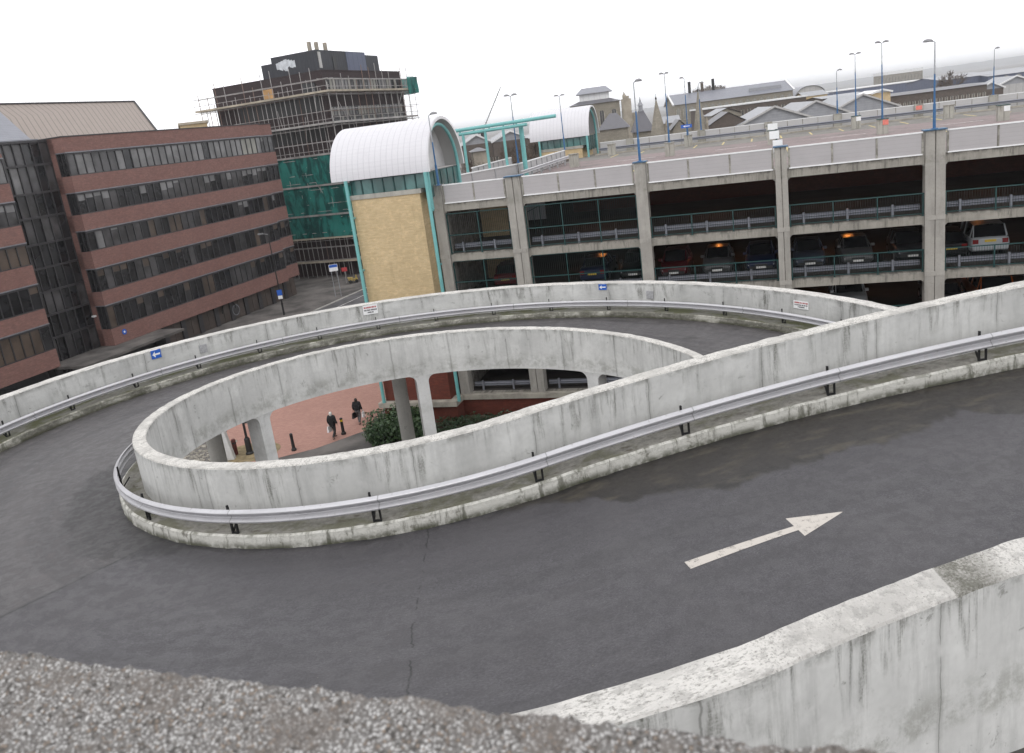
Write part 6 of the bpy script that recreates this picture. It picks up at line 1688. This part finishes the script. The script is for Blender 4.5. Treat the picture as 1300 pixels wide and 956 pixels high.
def person(P, face, stride, trousers, hair, coat_len, label):
    """x to the walker's right, y forward"""
    s = stride
    J = dict(pel=(0, 0, .93), sp=(0, .01, 1.12), ch=(0, .0, 1.33), nk=(0, .01, 1.47), hd=(0, .03, 1.57), tp=(0, .02, 1.68),
             hl=(-.095, 0, .90), kl=(-.10, .10 + s * .5, .50), al=(-.10, s - .02, .10), tl=(-.11, s + .15, .035),
             hr=(.095, 0, .90), kr=(.10, .04 - s * .25, .49), ar=(.10, -s - .10, .14), tr=(.11, -s + .04, .04),
             sl=(-.19, 0, 1.40), el=(-.25, -.05, 1.14), wl=(-.27, .04, .90), sr=(.19, 0, 1.40), er=(.25, -.03, 1.14), wr=(.27, .08, .91),
             ns=(0, .135, 1.575), erl=(-.085, .02, 1.575), err=(.085, .02, 1.575))
    names = list(J); V = [J[n] for n in names]; ix = {n: i for i, n in enumerate(names)}
    rad = dict(pel=(.15, .11), sp=(.135, .10), ch=(.13, .085), nk=.05, hd=(.085, .10), tp=(.06, .07), hl=.085, kl=.058, al=.042, tl=.034, hr=.085, kr=.058, ar=.042, tr=.034, sl=.048, el=.044, wl=.030, sr=.048, er=.044, wr=.030, ns=.018, erl=.018, err=.018)
    E = [('pel', 'sp'), ('sp', 'ch'), ('ch', 'nk'), ('nk', 'hd'), ('hd', 'tp'), ('pel', 'hl'), ('hl', 'kl'), ('kl', 'al'), ('al', 'tl'), ('pel', 'hr'), ('hr', 'kr'), ('kr', 'ar'), ('ar', 'tr'), ('ch', 'sl'), ('sl', 'el'), ('el', 'wl'), ('ch', 'sr'), ('sr', 'er'), ('er', 'wr'), ('hd', 'ns'), ('hd', 'erl'), ('hd', 'err')]
    E = [(ix[a], ix[c]) for a, c in E]; Rd = [rad[n] for n in names]
    for w_, sg in (('wl', -1), ('wr', 1)):
        x, y, z = J[w_]
        V.append((x, y + .015, z - .075)); Rd.append((.036, .018)); pi = len(V) - 1; E.append((ix[w_], pi))
        for k in range(4):
            L = (.062, .072, .068, .052)[k]; fx = -.026 + k * .0175
            V.append((x + .004 * sg, y + .015 + fx, z - .075 - L * .6)); Rd.append(.009); E.append((pi, len(V) - 1))
            V.append((x - .012 * sg, y + .02 + fx, z - .075 - L)); Rd.append(.008); E.append((len(V) - 2, len(V) - 1))
        V.append((x - .01 * sg, y + .06, z - .075)); Rd.append(.010); E.append((ix[w_], len(V) - 1))
    body = skin_obj('person', V, E, Rd, M['skin'], None, ix['pel'])
    body.location = P; body.rotation_euler = (0, 0, face); tag(body, label, 'person')
    cz = coat_len
    jv = [(0, 0, cz), (0, 0, 1.0), (0, .01, 1.15), (0, 0, 1.33), (0, .0, 1.475), J['sl'], J['el'], (J['wl'][0], J['wl'][1], .93), J['sr'], J['er'], (J['wr'][0], J['wr'][1], .94)]
    skin_obj('jacket', jv, [(0, 1), (1, 2), (2, 3), (3, 4), (3, 5), (5, 6), (6, 7), (3, 8), (8, 9), (9, 10)], [(.21, .16), (.205, .17), (.20, .165), (.225, .175), (.10, .10), .105, .078, .058, .105, .078, .058], M['cloth_black'], body, 2)
    tv = [(0, 0, .95)] + [J[k] for k in ('hl', 'kl')] + [(J['al'][0], J['al'][1], .12)] + [J[k] for k in ('hr', 'kr')] + [(J['ar'][0], J['ar'][1], .16)]
    skin_obj('trousers', tv, [(0, 1), (1, 2), (2, 3), (0, 4), (4, 5), (5, 6)], [(.16, .12), .105, .08, .07, .105, .08, .07], trousers, body, 0)
    for a, t in (('al', 'tl'), ('ar', 'tr')):
        x, y, z = J[a]; skin_obj('shoe', [(x, y - .04, z - .045), (x, y + .05, z - .05), (x, y + .17, z - .06)], [(0, 1), (1, 2)], [(.045, .04), (.05, .04), (.04, .03)], M['black'], body, 1)
    hm = MB(); hm.lathe([(.0, -.15), (.055, -.14), (.085, -.09), (.10, -.02), (.098, .04), (.075, .095), (.04, .118), (0, .125)], (0, 0, 0), 16); ho_ = hm.build('hair', hair, body, True); ho_.location = (0, -.012, 1.585); ho_.scale = (.92, 1.08, 1.0)
    return body
def bag(P, mat, w_, h, label):
    b = MB(); b.hexa([(-w_ / 2, -.07, 0), (w_ / 2, -.07, 0), (w_ / 2, .07, 0), (-w_ / 2, .07, 0), (-w_ * .42, -.03, h), (w_ * .42, -.03, h), (w_ * .42, .03, h), (-w_ * .42, .03, h)])
    rt = empty('bag', P, R(60), label, 'bag'); b.build('body', mat, rt)
    k = MB(); k.path_tube([(-w_ * .2, 0, h), (-w_ * .12, 0, h + .16), (w_ * .12, 0, h + .16), (w_ * .2, 0, h)], .012, 6); k.build('handle', mat, rt)
W1 = atz(425.5, 556.5, GZ); W2 = atz(457, 538, GZ)
def side(Wp, face, x, y, z): return (Wp.x + x * math.cos(face) - y * math.sin(face), Wp.y + x * math.sin(face) + y * math.cos(face), GZ + .008 + z)
f1, f2 = R(-20), R(-12)
person((W1.x, W1.y, GZ + .008), f1, .24, M['cloth_dark'], M['hair_white'], .72, 'person with white hair in a black coat, walking away with a white bag')
person((W2.x, W2.y, GZ + .008), f2, .20, M['cloth_grey'], M['hair_dark'], .80, 'person in a black jacket and grey trousers, walking away with a dark bag')
bag(side(W1, f1, -.30, .05, .40), M['bag_white'], .34, .36, 'white plastic bag hanging from the white haired walker\'s hand')
bag(side(W2, f2, -.30, .05, .38), M['cloth_black'], .36, .36, 'dark bag hanging from the hand of the walker nearer the bush')
bag(side(W2, f2, .30, .08, .42), M['bag_white'], .22, .34, 'small white bag in the right hand of the walker nearer the bush')

# ------------------------------------------------------------------ moist winter air
HAZE = 0.00027
t_ = bpy.data.materials.new('haze_air'); t_.use_nodes = True; t_.node_tree.nodes.clear()
ho = t_.node_tree.nodes.new('ShaderNodeOutputMaterial'); hv = t_.node_tree.nodes.new('ShaderNodeVolumePrincipled')
hv.inputs['Color'].default_value = (0.97, 0.98, 1.0, 1); hv.inputs['Density'].default_value = HAZE; hv.inputs['Anisotropy'].default_value = 0.55
t_.node_tree.links.new(hv.outputs[0], ho.inputs['Volume'])
b = MB(); b.box(-9000, 9000, -90, 8200, GZ - 1.0, 40.0)
tag(b.build('haze', t_, None, True), 'thin pale winter haze over the town', 'haze', None, 'stuff')
